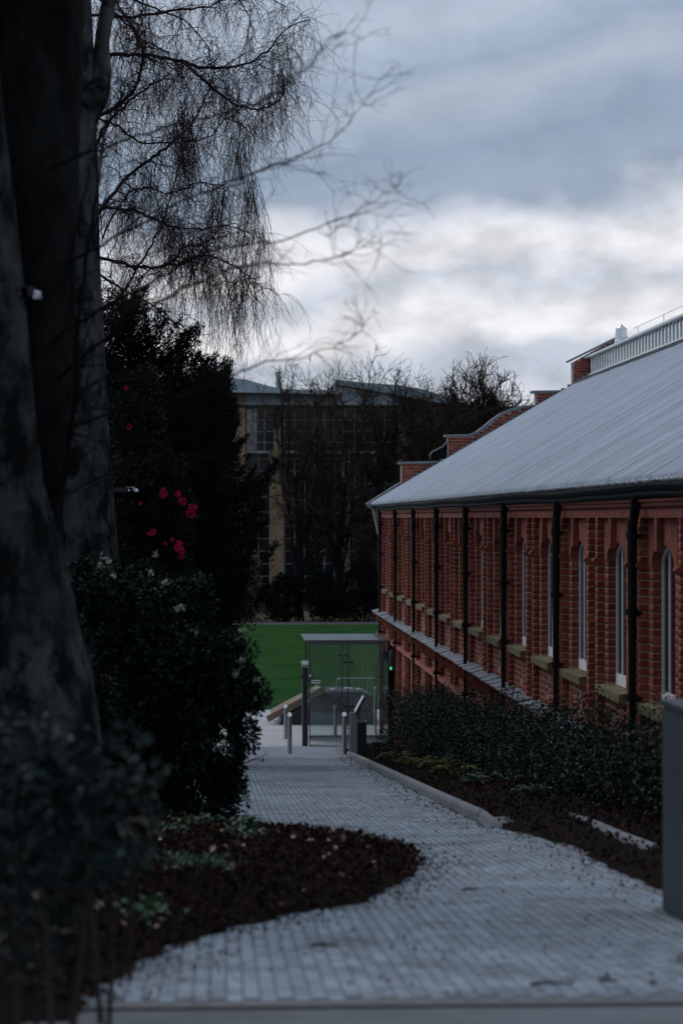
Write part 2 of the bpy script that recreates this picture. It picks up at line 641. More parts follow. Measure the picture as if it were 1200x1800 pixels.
path = empty('path', (0, 30, 0))
path['kind'] = 'structure'
PW, PL = .066, .205
nx, ny = int(5.4 / PW), int(56.8 / PL)
ix, iy = np.meshgrid(np.arange(nx), np.arange(ny))
pcx = (-1.7 + (ix + .5) * PW).ravel()
pcy = (9.32 + (iy + .5) * PL + np.where(ix % 2 == 0, 0, PL / 2)).ravel()
deep = np.ones(pcx.shape, bool)
for dx_, dy_ in ((.25, 0), (-.25, 0), (0, .4), (0, -.4)):
    deep &= inside(bed_left_poly, pcx + dx_, pcy + dy_)
keep = inside(path_poly, pcx, pcy) & ~deep & (pcy < 65.8)
pcx, pcy = pcx[keep], pcy[keep]
pxx, pyy, pzz = pix(np.stack([pcx, pcy, G(pcy)], 1))
vis = (pxx > 230) & (pxx < 1160) & (pyy < 1798)
order = np.argsort(np.where(vis, pzz, 1e6))
single, rest = order[:300], order[300:]


def paver_verts(cx, cy, n):
    j = NPR.normal(0, .0011, n)
    tx = NPR.normal(0, .010, n)
    ty = NPR.normal(0, .006, n)
    hw = (PW - .0045) / 2 + NPR.normal(0, .0006, n)
    hl = (PL - .0045) / 2
    out = []
    for (sx, sy, top) in ((-1, -1, 0), (1, -1, 0), (1, 1, 0), (-1, 1, 0), (-1, -1, 1), (1, -1, 1), (1, 1, 1), (-1, 1, 1)):
        ins = .0018 if top else 0
        x = cx + sx * (hw - ins)
        y = cy + sy * (hl - ins)
        z = G(y) + j + sx * tx * hw + sy * ty * hl - (0 if top else .03)
        out.append(np.stack([x, y, z], 1))
    return np.stack(out, 1)


PF = np.array([(4, 5, 6, 7), (0, 1, 5, 4), (1, 2, 6, 5), (2, 3, 7, 6), (3, 0, 4, 7)])
pv = paver_verts(pcx[rest], pcy[rest], len(rest)).reshape(-1, 3)
pf = (np.arange(len(rest))[:, None, None] * 8 + PF[None]).reshape(-1, 4)
pave_o = link('paving', np_mesh('paving', pv - np.array([0, 30, 0]), pf), 'paver', path, kind='stuff')
slope_ang = -math.atan(1 / 12.9)
pm = MB()
hw, hl = (PW - .0045) / 2, (PL - .0045) / 2
pm.hexa([(-hw, -hl, -.03), (hw, -hl, -.03), (hw, hl, -.03), (-hw, hl, -.03),
         (-hw + .0018, -hl + .0018, 0), (hw - .0018, -hl + .0018, 0), (hw - .0018, hl - .0018, 0), (-hw + .0018, hl - .0018, 0)])
paver_me = pm.mesh('paver')
for i in single:
    o = link('paver', paver_me, 'paver', path)
    o.location = (pcx[i], pcy[i] - 30, float(G(pcy[i])) + RNG.gauss(0, .0011))
    o.rotation_euler = (slope_ang + RNG.gauss(0, .006), RNG.gauss(0, .012), 0)

# lawn and the far drive
lw = MB()
lw.box(-70, 70, 79.5, 142.0, -.3, .03)
lw.build('lawn', 'lawn', kind='structure')
MB().box(-80, 80, 142.0, 146.0, -.2, .016).build('far_drive', 'asphalt', kind='structure')


def bed(name, poly, height, m, step=.14, **props):
    poly = np.array(poly)
    xs_ = np.arange(poly[:, 0].min(), poly[:, 0].max() + step, step)
    ys_ = np.arange(poly[:, 1].min(), poly[:, 1].max() + step, step * 1.6)
    X, Y = np.meshgrid(xs_, ys_)
    ins = inside(poly, X.ravel(), Y.ravel()).reshape(X.shape)
    d = np.full(X.shape, 1e9)
    for i in range(len(poly)):
        a, b = poly[i], poly[(i + 1) % len(poly)]
        ab = b - a
        t = np.clip(((X - a[0]) * ab[0] + (Y - a[1]) * ab[1]) / (ab @ ab + 1e-9), 0, 1)
        d = np.minimum(d, np.hypot(X - a[0] - t * ab[0], Y - a[1] - t * ab[1]))
    hgt = np.where(ins, np.minimum(d / .7, 1) * height + .004, -.06 - d * .2)
    Z = G(Y) + hgt + NPR.normal(0, .012, X.shape) * (hgt > .01)
    nxx = len(xs_)
    keepv = ins | (d < step * 1.8)
    i = (np.arange(len(ys_) - 1)[:, None] * nxx + np.arange(nxx - 1)[None, :]).ravel()
    f = np.stack([i, i + 1, i + nxx + 1, i + nxx], 1)
    kv = keepv.ravel()
    f = f[kv[f].all(1)]
    link(name, np_mesh(name, np.stack([X, Y, Z], -1).reshape(-1, 3), f), m, None, True, **props)

    def z_at(x, y):
        xi = np.clip(((x - xs_[0]) / step).astype(int), 0, nxx - 1)
        yi = np.clip(((y - ys_[0]) / (step * 1.6)).astype(int), 0, len(ys_) - 1)
        return Z[yi, xi]
    return z_at


bed_right_poly = bed_right + [(2.9, 12.5), (4.55, 12.5), (4.55, 63.5), (2.95, 60.0)]
zl = bed('left_flower_bed', bed_left_poly, .10, 'soil', kind='structure')
zr = bed('right_flower_bed', bed_right_poly, .14, 'soil', kind='structure')


def litter(name, poly, n, size, zf, spill, label, m='leaf_litter', lim=None):
    poly = np.array(poly)
    lo, hi = poly.min(0) - spill, poly.max(0) + spill
    if lim is not None:
        lo, hi = np.maximum(lo, lim[0]), np.minimum(hi, lim[1])
    p = NPR.uniform(lo, hi, (n * 6, 2))
    ins = inside(poly, p[:, 0], p[:, 1])
    q = p[ins][:n]
    pos = np.column_stack([q, zf(q[:, 0], q[:, 1]) + NPR.uniform(0, .03, len(q))])
    return leaves(name, pos, size, m, None, up=.9, aspect=.6, spread=1.0, kind='stuff', label=label, category='leaves')


litter('fallen_leaves', bed_left_poly, 42000, .042, zl, 0, 'dark brown fallen leaves covering the left bed', lim=(np.array([-2.5, 9.]), np.array([2.5, 27])))
litter('fallen_leaves', bed_right_poly, 26000, .045, zr, 0, 'brown fallen leaves under the hedge on the right bed', lim=(np.array([1.5, 12.]), np.array([4.6, 62])))
litter('fallen_leaves', bed_left_poly, 150, .06, lambda x, y: zl(x, y) + .03, 0, 'scattered pale dry leaves lying on the left bed', 'pale_leaf', lim=(np.array([-1.5, 10.]), np.array([2.0, 22])))
# leaves blown over the paving: thick beside the beds, thin in the open
sp = []
for polyline, cnt, wd in ((bed_left[:18], 2600, .16), (bed_right, 3200, .22)):
    pl = np.array(polyline)
    seg = np.linalg.norm(np.diff(pl, axis=0), axis=1)
    k = NPR.choice(len(seg), cnt, p=seg / seg.sum())
    t = NPR.random(cnt)[:, None]
    q = pl[k] * (1 - t) + pl[k + 1] * t
    sp.append(q + NPR.normal(0, wd, (cnt, 2)) * np.array([1, 1.6]))
op = np.column_stack([NPR.uniform(-1.3, 2.6, 800), 9.4 + 22 * NPR.random(800) ** 1.3])
sp.append(op)
sp = np.concatenate(sp)
sp = sp[(sp[:, 1] > 9.3) & (sp[:, 1] < 62)]
leaves('scattered_leaves', np.column_stack([sp, G(sp[:, 1]) + .006]), .026, 'leaf_litter', None, up=1.6, aspect=.55, spread=.5, kind='stuff',
       label='small dark leaves and bud scales scattered over the paved path', category='leaves')
gx = NPR.uniform(0, 1, (420, 2))
wp = []
for (px, py, r) in ((345, 1470, .25), (300, 1490, .22), (420, 1478, .2), (330, 1560, .18), (372, 1562, .16), (310, 1555, .14), (430, 1500, .2), (260, 1640, .15)):
    c = on_ground(px, py)
    q = c[:2] + NPR.normal(0, r, (130, 2)) * np.array([.5, 1])
    wp.append(np.column_stack([q, zl(q[:, 0], q[:, 1]) + NPR.uniform(.01, .07, 130)]))
WEED_LABELS = ['green weed patch under the front of the laurel bush', 'green weed patch left of the one under the laurel', 'green weed patch under the right side of the laurel',
               'largest middle weed patch on the left bed', 'right hand weed patch in the middle of the left bed', 'left hand weed patch in the middle of the left bed',
               'weed patch near the back edge of the left bed', 'nearest weed patch beside the foreground stems']
for i, w_ in enumerate(wp):
    leaves('low_weed', w_, .055, 'weed_leaf', None, up=1.0, aspect=.5,
           label=WEED_LABELS[i], category='weed', group='weeds on the left bed', kind='stuff')
# twigs lying on the path
for (px, py, ln, an, lab) in ((965, 1733, .16, .12, 'longest dark twig lying on the path near the bottom right'), (1070, 1728, .07, -.2, 'short dark twig on the path right of the longest twig'),
                              (827, 1566, .10, .1, 'dark twig lying mid path beside the tip of the left bed'), (570, 1665, .13, -.15, 'thin bent twig on the path below the left bed'),
                              (1148, 1732, .035, .05, 'tiny twig on the path near the right edge')):
    c = on_ground(px, py)
    a = np.array([math.cos(an), math.sin(an), 0]) * ln / 2
    pts = [c - a + [0, 0, .008], c - a * .3 + [0, .01, .014], c + a * .35 + [0, -.006, .012], c + a + [0, .01, .008]]
    MB().tube(pts, [.007, .008, .006, .003], 5).build('twig', 'twig_wood', None, label=lab, category='twig')

# ------------------------------------------------------------------ the brick hall
K = 1.1
XO, X2, X3 = 4.61, 4.70, 4.855         # front of the ribs, wall face, window frames
Y0, Y1 = 15.0, 72.0
S = 3.08
WC = [28.71 + S * j for j in range(-4, 14)]
WC = [y for y in WC if y > Y0 + .9 and y < Y1 - 1.0]
CH = .088
HALF, SPR, CRN = .66, -.53, -.29


def zc(r):
    return PLAZA + r


hall = empty('brick_hall', (XO, Y0, 0), 'long red brick hall with grey ribbed metal roof and stepped gable', 'building')
HO = np.array([XO, Y0, 0.0])


def hb(mb, name, m, parent=None, smooth=False, **props):
    """build a mesh given in world coordinates as a part of the hall"""
    me = mb.mesh(name) if isinstance(mb, MB) else mb
    v = np.empty(len(me.vertices) * 3, np.float32)
    me.vertices.foreach_get('co', v)
    me.vertices.foreach_set('co', (v.reshape(-1, 3) - HO).astype(np.float32).ravel())
    return link(name, me, m, parent or hall, smooth, **props)


BR = []       # bricks: (axis, plane, u0, u1, z0, z1)


def fill(axis, plane, u0, u1, z0, z1, poly=None, clear=()):
    """lay courses of bricks on a wall face; axis 'x' faces the path, axis 'y' faces the camera"""
    n0 = round((z0 - zc(-8)) / CH)
    n1 = round((z1 - zc(-8)) / CH)
    for n in range(n0, n1):
        a = zc(-8) + n * CH
        w = u1 - u0
        if w < .25:
            cuts = [u0, u1]
        else:
            cuts = [u0]
            u = u0
            first = True
            while u < u1 - .03:
                ln = (.245 if (n % 2 == 0) else .122) if not first else (.122 if n % 2 else .245)
                if first and n % 2:
                    ln = .065 + .122
                first = False
                u = min(u + ln, u1)
                if u1 - u < .05:
                    u = u1
                cuts.append(u)
        for c0, c1 in zip(cuts[:-1], cuts[1:]):
            b = (axis, plane, c0 + .003, c1 - .003, a + .0055, a + CH - .0055)
            if poly is not None:
                if a < roof_z(c0) - .2 or a > roof_z(c1) + 2.2:
                    continue
                cu, cz = [c0, c1, c0, c1], [a, a, a + CH, a + CH]
                if not inside(poly, cu, cz).all():
                    us = np.linspace(c0, c1, 7)
                    pt = inside(poly, np.concatenate([us, us]), np.concatenate([np.full(7, a + .004), np.full(7, a + CH - .004)]))
                    pt = pt[:7] & pt[7:]
                    ok_ = (pt[:-1] & pt[1:]).tolist()
                    if not any(ok_):
                        continue
                    q0 = ok_.index(True)
                    q1 = 6 - ok_[::-1].index(True)
                    b = (axis, plane, us[q0] + .0035, us[q1] - .0035, a + .0055, a + CH - .0055)
            if any(c0 < k[1] and c1 > k[0] and a < k[3] and a + CH > k[2] for k in clear):
                continue
            BR.append(b)


wall = MB()
PIERS = []
ledge_z = zc(-2.75)
base_z = -.3
edges = [(yc - HALF, yc + HALF) for yc in WC]
# solid wall behind everything
wall.box(X3 + .03, X3 + .35, Y0, Y1, base_z, zc(.18), skip='')
# wall face plane with window openings left free
cur = Y0
spans = []
for a, b in edges:
    spans.append((cur, a))
    cur = b
spans.append((cur, Y1))
for a, b in spans:
    wall.box(X2 + .005, X3 + .03, a, b, ledge_z - .25, zc(-.002))
for a, b in edges:
    wall.box(X2 + .0052, X3 + .03, a, b, ledge_z - .25, zc(-2.06))
# lower storey
wall.box(X2 + .0056, X3 + .03, Y0, Y1 - .001, base_z, ledge_z - .25)
ribs = []
for yc in [WC[0] - S] + WC:
    yp = yc + S / 2
    for r0 in (-.60, .12):
        a, b = yp + r0, yp + r0 + .125
        if a > Y0 + .1 and b < Y1 - .05:
            ribs.append((a, b))
for a, b in ribs:
    wall.box(XO + .005, X2 + .006, a, b, ledge_z - .1, zc(-.002))
    if b > 40:
        wall.box(XO + .005, X2 + .006, a, b, base_z, ledge_z - .14)
wall_o = hb(wall, 'wall', 'mortar')

for k, (a, b) in enumerate(spans):
    rr = [(max(r[0], a), min(r[1], b)) for r in ribs if r[0] > a - .2 and r[1] < b + .2]
    cuts = [a] + [u for r in rr for u in r] + [b]
    for i in range(0, len(cuts) - 1, 2):
        s0, s1 = cuts[i], cuts[i + 1]
        if s1 - s0 < .03:
            continue
        near, far = (i == 0 and k > 0), (i == len(cuts) - 2 and k < len(spans) - 1)
        fill('x', X2, s0, s1, ledge_z + .02, zc(SPR))
        t0 = s0 + (.17 if near else 0)
        t1 = s1 - (.17 if far else 0)
        fill('x', X2, t0, t1, zc(SPR), zc(.0))
for a, b in edges:
    yc = (a + b) / 2
    fill('x', X2, a, b, ledge_z + .02, zc(-2.16), clear=[(yc - .06, yc + .06, zc(-2.55), zc(-2.30))])
    fill('y', b - .005, X2, X3 + .02, zc(-2.05), zc(SPR))
for a, b in ribs:
    fill('x', XO, a, b, ledge_z + .02, zc(-.02))
    fill('y', a - .005, XO, X2, ledge_z + .02, zc(-.02))
    if b > 40:
        fill('x', XO, a, b, .02, ledge_z - .16)
        fill('y', a - .005, XO, X2, .02, ledge_z - .16)
cuts = [40.0] + [u for r in ribs if r[0] > 40 for u in r] + [Y1]
for i in range(0, len(cuts) - 1, 2):
    if cuts[i + 1] - cuts[i] > .03:
        fill('x', X2, cuts[i], cuts[i + 1], .02, ledge_z - .16)
fill('x', X2, Y0, 40, zc(-3.6), ledge_z - .16)
fill('y', Y0 - .005, XO + .1, X3 + .3, 2, zc(.1))

# --- far gable: a stepped and curved parapet standing above the roof
YG = 71.7
EAVE = (4.40, zc(.365))


def gp_(px, py):
    p = on_y(px, py, YG)
    return (p[0], p[2])


LAN_X, LAN_Z = on_y(1035, 663.7, YG)[0], on_y(1035, 663.7, YG)[2]
SL = (LAN_Z - EAVE[1]) / (LAN_X - EAVE[0])


def roof_z(x):
    return EAVE[1] + SL * (x - EAVE[0])


RIDGE_X = on_y(1092, 597, YG)[0]
curve = [gp_(*p) for p in ((838, 762), (852, 752), (866, 740), (882, 729), (900, 721), (920, 716.5), (938, 716))]
top = [gp_(648, 889), gp_(705, 851), gp_(705, 816), gp_(786, 814), gp_(786, 768), gp_(826, 767)] + curve + \
      [gp_(941, 716), gp_(941, 691), gp_(997, 690), gp_(1006, 680), gp_(1006, 637), gp_(1083, 594)]
half = [(x, z) for x, z in top]
rz = half[-1][1] + .05
poly_near = half + [(RIDGE_X, rz), (RIDGE_X, zc(-.5)), (4.62, zc(-.5)), (4.45, zc(.25))]
gm = MB()
gm.prism(poly_near[::-1], 'y', YG + .006, YG + .38)
mir = [(2 * RIDGE_X - x, z) for x, z in poly_near]
gm.prism(mir, 'y', YG + .006, YG + .38)
gable_o = hb(gm, 'gable_wall', 'mortar')
minx, maxx = 4.6, RIDGE_X
clip_poly = half + [(RIDGE_X, rz)] + [(RIDGE_X, roof_z(RIDGE_X) + .07), (4.3, roof_z(4.3) + .07)]
fill('y', YG, 4.66, RIDGE_X, zc(.3), zc(6), poly=clip_poly)

# lay the bricks: the 300 that show largest singly, the rest together
BR_np = np.array([(0 if b[0] == 'x' else 1, *b[1:]) for b in BR])


def brick_corners(b):
    ax, pl, u0, u1, z0, z1 = b
    if ax == 0:
        return [(pl, u0, z0), (pl, u1, z0), (pl, u1, z1), (pl, u0, z1)]
    return [(u0, pl, z0), (u1, pl, z0), (u1, pl, z1), (u0, pl, z1)]


cn = np.array([brick_corners(b) for b in BR_np])
qx, qy, qz = pix(cn.reshape(-1, 3))
qx, qy = qx.reshape(-1, 4), qy.reshape(-1, 4)
area = (qx.max(1) - qx.min(1)) * (qy.max(1) - qy.min(1))
cx_, cy_ = qx.mean(1), qy.mean(1)
hedge_top = 1220 + (cx_ - 680) * .135
seen = (cx_ > 660) & (cx_ < 1195) & (cy_ < hedge_top) & (cy_ > 560) & ~((cx_ > 1150) & (cy_ > 1225))
order = np.argsort(-(area * seen))
single = set(order[:300].tolist())
vs, fs = [], []
PROUD = .006
for i, b in enumerate(BR_np):
    ax, pl, u0, u1, z0, z1 = b
    j = NPR.normal(0, .0012)
    f0, bk = pl - j, pl + PROUD
    e = .003
    if ax == 0:
        p = [(bk, u0, z0), (bk, u1, z0), (bk, u1, z1), (bk, u0, z1), (f0, u0 + e, z0 + e), (f0, u1 - e, z0 + e), (f0, u1 - e, z1 - e), (f0, u0 + e, z1 - e)]
        q = [(4, 7, 6, 5), (0, 4, 5, 1), (1, 5, 6, 2), (2, 6, 7, 3), (3, 7, 4, 0)]
    else:
        p = [(u0, bk, z0), (u1, bk, z0), (u1, bk, z1), (u0, bk, z1), (u0 + e, f0, z0 + e), (u1 - e, f0, z0 + e), (u1 - e, f0, z1 - e), (u0 + e, f0, z1 - e)]
        q = [(4, 5, 6, 7), (0, 1, 5, 4), (1, 2, 6, 5), (2, 3, 7, 6), (3, 0, 4, 7)]
    if i in single:
        par = gable_o if (ax == 1 and pl == YG) else wall_o
        mb = MB()
        c = np.mean(p, axis=0)
        mb.v = [tuple(np.array(t) - c) for t in p]
        mb.f = list(q)
        o = mb.build('brick', 'brick', par)
        o.location = tuple(c - HO)
    else:
        n = len(vs)
        vs += p
        fs += [tuple(k + n for k in t) for t in q]
bw = np_mesh('brickwork', np.array(vs), np.array(fs))
hb(bw, 'brickwork', 'brick', hall, kind='stuff')

# --- terracotta: band, cornice, arches, imposts
tb = MB().box(XO - .004, X3 + .02, Y0, Y1, zc(0.0), zc(.10))
hb(tb, 'terracotta_band', 'terracotta')
co = MB()
co.prism([(XO + .02, zc(.101)), (XO - .03, zc(.112)), (XO - .055, zc(.135)), (XO - .05, zc(.155)), (XO - .085, zc(.175)), (XO - .09, zc(.199)), (X3, zc(.199)), (X3, zc(.101))][::-1], 'y', Y0 - .05, Y1 + .1)
hb(co, 'cornice', 'terracotta')


def arch_mesh():
    mb = MB()
    n = 12
    W2 = HALF + .165
    ys_ = [-HALF * math.cos(math.pi * i / n) for i in range(n + 1)]
    zs_ = [SPR + (CRN - SPR) * math.sin(math.pi * i / n) ** .8 for i in range(n + 1)]
    xf, xb = X2 - .012, X3 + .02
    prof = [(-W2, SPR)] + list(zip(ys_, zs_)) + [(W2, SPR)]
    for i in range(len(prof) - 1):
        (a, za), (b, zb) = prof[i], prof[i + 1]
        mb.hexa([(xf, a, za), (xb, a, za), (xb, b, zb), (xf, b, zb), (xf, a, -.002), (xb, a, -.002), (xb, b, -.002), (xf, b, -.002)])
    return mb


am = arch_mesh().mesh('arch')
km = MB()
km.prism([(-.05, CRN - .075), (.05, CRN - .075), (.075, -.003), (-.075, -.003)], 'x', X2 - .085, X2 - .008)
km = km.mesh('keystone')
im = MB()
im.prism([(XO - .012, SPR - .045), (XO - .05, SPR - .01), (XO - .05, SPR + .012), (XO - .012, SPR + .035), (X2 + .01, SPR + .035), (X2 + .01, SPR - .045)][::-1], 'y', -.015, .14)
im = im.mesh('impost')
fmb = MB()
n = 12
out_, inn = [], []
for i in range(n + 1):
    t = math.pi * i / n
    y_, z_ = -HALF * math.cos(t), SPR + (CRN - SPR) * math.sin(t) ** .8
    out_.append((y_, z_ + .03))
    inn.append((y_ * .915, z_ - .045))
out_ = [(-HALF, -2.03)] + out_ + [(HALF, -2.03)]
inn = [(-HALF * .915, -1.93)] + inn + [(HALF * .915, -1.93)]
for i in range(len(out_) - 1):
    a, b, c, d = out_[i], out_[i + 1], inn[i + 1], inn[i]
    fmb.hexa([(X3 - .055, a[0], a[1]), (X3 - .055, b[0], b[1]), (X3 - .055, c[0], c[1]), (X3 - .055, d[0], d[1]),
              (X3 + .02, a[0], a[1]), (X3 + .02, b[0], b[1]), (X3 + .02, c[0], c[1]), (X3 + .02, d[0], d[1])])
fmb.box(X3 - .06, X3 + .02, -HALF, HALF, -2.03, -1.90)
frame_me = fmb.mesh('window')
mull_me = MB().box(X3 - .045, X3 + .018, -.022, .022, -1.92, CRN - .02).mesh('mullion')
mull2_me = MB().box(X3 - .050, X3 + .018, -.020, .020, -1.92, CRN - .075).mesh('mullion')
pane_me = MB().box(X3 - .036, X3 - .028, -HALF * .9, HALF * .9, -1.93, SPR + .17).mesh('pane')
sm = MB()
sm.hexa([(XO - .03, -.86, -2.155), (X3 - .056, -.86, -2.155), (X3 - .056, .935, -2.155), (XO - .03, .935, -2.155),
         (XO - .03, -.86, -2.055), (X3 - .056, -.86, -2.031), (X3 - .056, .935, -2.031), (XO - .03, .935, -2.055)])
sm = sm.mesh('sill')
vm = MB()
vm.box(X2 + .0045, X2 + .007, -.06, .06, -2.55, -2.30)
for r in range(4):
    vm.box(X2 - .004, X2 + .0046, -.06, .06, -2.548 + r * .066, -2.548 + r * .066 + .02)
vm = vm.mesh('air_brick')


def put(me, name, m, parent, y, lab=None, z=PLAZA):
    o = link(name, me, m, parent)
    o.location = (-XO, y - Y0, z)
    if lab:
        o['label'] = lab
    return o


for i, yc in enumerate(WC):
    put(am, 'arch', 'terracotta', hall, yc)
    put(km, 'keystone', 'terracotta', hall, yc)
    fr = put(frame_me, 'window', 'white_frame', hall, yc)
    for me, nm, mt, dy in ((pane_me, 'pane', 'window_glass', 0), (mull2_me, 'mullion', 'white_frame', -.24), (mull2_me, 'mullion', 'white_frame', .24)):
        o = link(nm, me, mt, fr)
        o.location = (0, dy, 0)
    put(sm, 'sill', 'sandstone_sill', hall, yc)
    put(vm, 'air_brick', 'dark_metal', hall, yc)
for a, b in ribs:
    put(im, 'impost', 'terracotta', hall, a)

# --- slate ledge
lb = MB().prism([(XO - .10, ledge_z - .09), (XO - .02, ledge_z - .16), (X2 + .01, ledge_z - .16), (X2 + .01, ledge_z + .01), (XO - .02, ledge_z - .03), (XO - .10, ledge_z - .052)][::-1], 'y', Y0, Y1 + .12)
ledge_o = hb(lb, 'ledge', 'terracotta')
sl = MB()
sl.hexa([(-.17, 0, -.055), (.10, 0, .018), (.10, .40, .018), (-.17, .40, -.055), (-.17, 0, -.038), (.10, 0, .035), (.10, .40, .035), (-.17, .40, -.038)])
slm = sl.mesh('slate')
y = Y0
k = 0
while y < Y1 - .2:
    o = link('slate', slm, 'slate', ledge_o)
    o.location = (RNG.gauss(0, .006), y - Y0, ledge_z + .010 + (k % 2) * .013 + RNG.gauss(0, .002))
    o.rotation_euler = (RNG.gauss(0, .012), RNG.gauss(0, .02), RNG.gauss(0, .02))
    y += .385
    k += 1
cb = MB().prism([(XO - .10, ledge_z - .163), (X2, ledge_z - .163), (X2, ledge_z - .36), (XO - .02, ledge_z - .36)], 'y', 0, .13)
cbm = cb.mesh('corbel')
y = 41.0
while y < Y1 - .4:
    o = link('corbel', cbm, 'brick', hall)
    o.location = (-XO, y - Y0, 0)
    y += .51
ls = MB().prism([(XO - .05, zc(-3.45)), (X2 + .01, zc(-3.48)), (X2 + .01, zc(-3.36)), (XO - .02, zc(-3.38))], 'y', 40, Y1)
hb(ls, 'string_course', 'terracotta')

# --- gutter, downpipes
gt = MB()
gprof = [(4.555, .20), (4.50, .205), (4.47, .235), (4.475, .265), (4.43, .29), (4.405, .325), (4.41, .372), (4.425, .372), (4.425, .335), (4.535, .335), (4.535, .375), (4.555, .375)]
yy = Y0 - .1
prevw = None
segs = []
while yy < Y1 + .05:
    segs.append((yy, .012 * math.sin(yy * .55) + RNG.gauss(0, .003)))
    yy += 1.05
segs.append((Y1 + .05, 0))
nb = len(gprof)
for (ya, dz) in segs:
    gt.v += [(x, ya, zc(z) + dz) for x, z in gprof]
for i in range(len(segs) - 1):
    for k in range(nb):
        k2 = (k + 1) % nb
        gt.f.append((i * nb + k, (i + 1) * nb + k, (i + 1) * nb + k2, i * nb + k2))
hb(gt, 'gutter', 'gutter_paint')
dp = MB()
dp.tube([(4.50, -.42, .22), (4.50, -.40, .10), (4.505, -.33, .03), (4.53, -.06, -.045), (4.535, 0, -.09), (4.535, 0, -6.4)], .056, 10)
for z in (-.20, -1.05, -2.0, -3.3, -4.6):
    dp.tube([(4.535, 0, z + .035), (4.535, 0, z - .035)], .068, 10)
dpm = dp.mesh('downpipe')
bkm = MB()
for z in (-.20, -1.05, -2.0, -3.3, -4.6):
    bkm.box(4.55, XO + .02, -.10, .10, z - .018, z + .018)
bkm = bkm.mesh('pipe_bracket')
yp = 27.17 - .52
while yp < Y1:
    if yp > Y0:
        o = put(dpm, 'downpipe', 'pipe_paint', hall, yp)
        c = link('pipe_bracket', bkm, 'pipe_paint', o)
    yp += 2 * S
o = put(dpm, 'downpipe', 'pipe_paint', hall, 27.17 - .52 - 2 * S)

# --- roof: ribbed metal sheets, each a piece
LEN = math.hypot(LAN_X - EAVE[0], LAN_Z - EAVE[1])
PITCH = .255
rm = MB()
t = .025
rm.box(0, LEN, 0, PITCH - .030, -t, 0)
rm.prism([(0.0, 0.0), (.006, .055), (.030, .055), (.036, 0.0)], 'x', 0, LEN)
rmm = rm.mesh('roof_panel')
roof_o = empty('roof', (0, 0, 0))
roof_o.parent = hall
ang = math.atan2(LAN_Z - EAVE[1], LAN_X - EAVE[0])
npan = int((YG - Y0) / PITCH)
for i in range(npan):
    o = link('roof_panel', rmm, 'roof_metal', roof_o)
    o.location = (EAVE[0] - XO + RNG.gauss(0, .006), YG - .012 - (i + 1) * PITCH - Y0, EAVE[1] + .03 + RNG.gauss(0, .002))
    o.rotation_euler = (0, -ang + RNG.gauss(0, .0004), 0)
deck = MB()
deck.prism([(EAVE[0] + .06, EAVE[1]), (LAN_X, LAN_Z - .04), (RIDGE_X, LAN_Z), (2 * RIDGE_X - LAN_X, LAN_Z - .04), (2 * RIDGE_X - EAVE[0], EAVE[1]), (2 * RIDGE_X - XO, zc(.2)), (XO + .1, zc(.2))], 'y', Y0 + .05, YG)
hb(deck, 'roof_deck', 'dark_metal', roof_o)
bkw = MB().box(2 * RIDGE_X - XO - .3, 2 * RIDGE_X - XO, Y0, Y1, base_z, zc(.19)).box(XO + .4, 2 * RIDGE_X - XO - .31, Y0, Y0 + .25, base_z, zc(.19)).box(XO + .4, 2 * RIDGE_X - XO - .31, Y1 - .26, Y1 - .01, base_z, zc(.19))
hb(bkw, 'back_wall', 'house_brick')
# moss, twigs caught at the eave
mp = np.column_stack([np.full(1500, EAVE[0] + .03) + NPR.exponential(.06, 1500), NPR.uniform(Y0, YG, 1500), np.zeros(1500)])
mp[:, 2] = [roof_z(x) + .05 for x in mp[:, 0]]
hbm = leaves('tmp', mp - HO, .035, 'leaf_litter', roof_o, up=.8, kind='stuff')
hbm.name = 'eave_litter'

# guard rail under the lantern
u = LEN - .55
gx_, gz_ = EAVE[0] + u * math.cos(ang), EAVE[1] + u * math.sin(ang)
gr = MB().tube([(gx_ - .02, Y0, gz_ + .10), (gx_ - .02, YG - .3, gz_ + .10)], .022, 6)
gr.tube([(gx_ + .02, Y0, gz_ + .16), (gx_ + .02, YG - .3, gz_ + .16)], .014, 6)
yy = Y0
while yy < YG - .3:
    gr.box(gx_ - .03, gx_ + .05, yy, yy + .06, gz_ + .03, gz_ + .15)
    yy += .34
hb(gr, 'roof_guard', 'dark_metal', roof_o)

# lantern along the ridge
lan = empty('lantern', (0, 0, 0))
lan.parent = hall
LH = .56
lz0, lz1 = LAN_Z + .05, LAN_Z + .05 + LH
y_end = YG - .05
hb(MB().box(LAN_X - .05, LAN_X + .06, Y0 + .4, y_end, LAN_Z - .05, lz0 + .045), 'lantern_sill', 'white_frame', lan)
hb(MB().box(LAN_X - .03, LAN_X + .06, Y0 + .4, y_end, lz1 - .05, lz1), 'lantern_head', 'white_frame', lan)
bar = MB().box(LAN_X - .028, LAN_X + .03, -.035, .035, lz0 + .046, lz1 - .051).mesh('lantern_bar')
pan = MB().box(LAN_X + .002, LAN_X + .01, .0365, .4435, lz0 + .046, lz1 - .051).mesh('lantern_pane')
yy = Y0 + .5
while yy < y_end - .02:
    o = link('lantern_bar', bar, 'white_frame', lan)
    o.location = (-XO, yy - Y0, 0)
    o = link('lantern_pane', pan, 'lantern_glass' if 'lantern_glass' in MATS else 'clear_far_glass', lan)
    o.location = (-XO, yy - Y0, 0)
    yy += .48
rt = on_y(1085, 598, YG)
lr = MB()
lr.prism([(LAN_X - .16, lz1 + .0), (RIDGE_X, rt[2] + .0), (2 * RIDGE_X - LAN_X + .16, lz1), (2 * RIDGE_X - LAN_X + .16, lz1 - .05), (LAN_X - .16, lz1 - .05)][::-1], 'y', Y0 + .3, y_end + .02)
hb(lr, 'lantern_roof', 'roof_metal', lan)
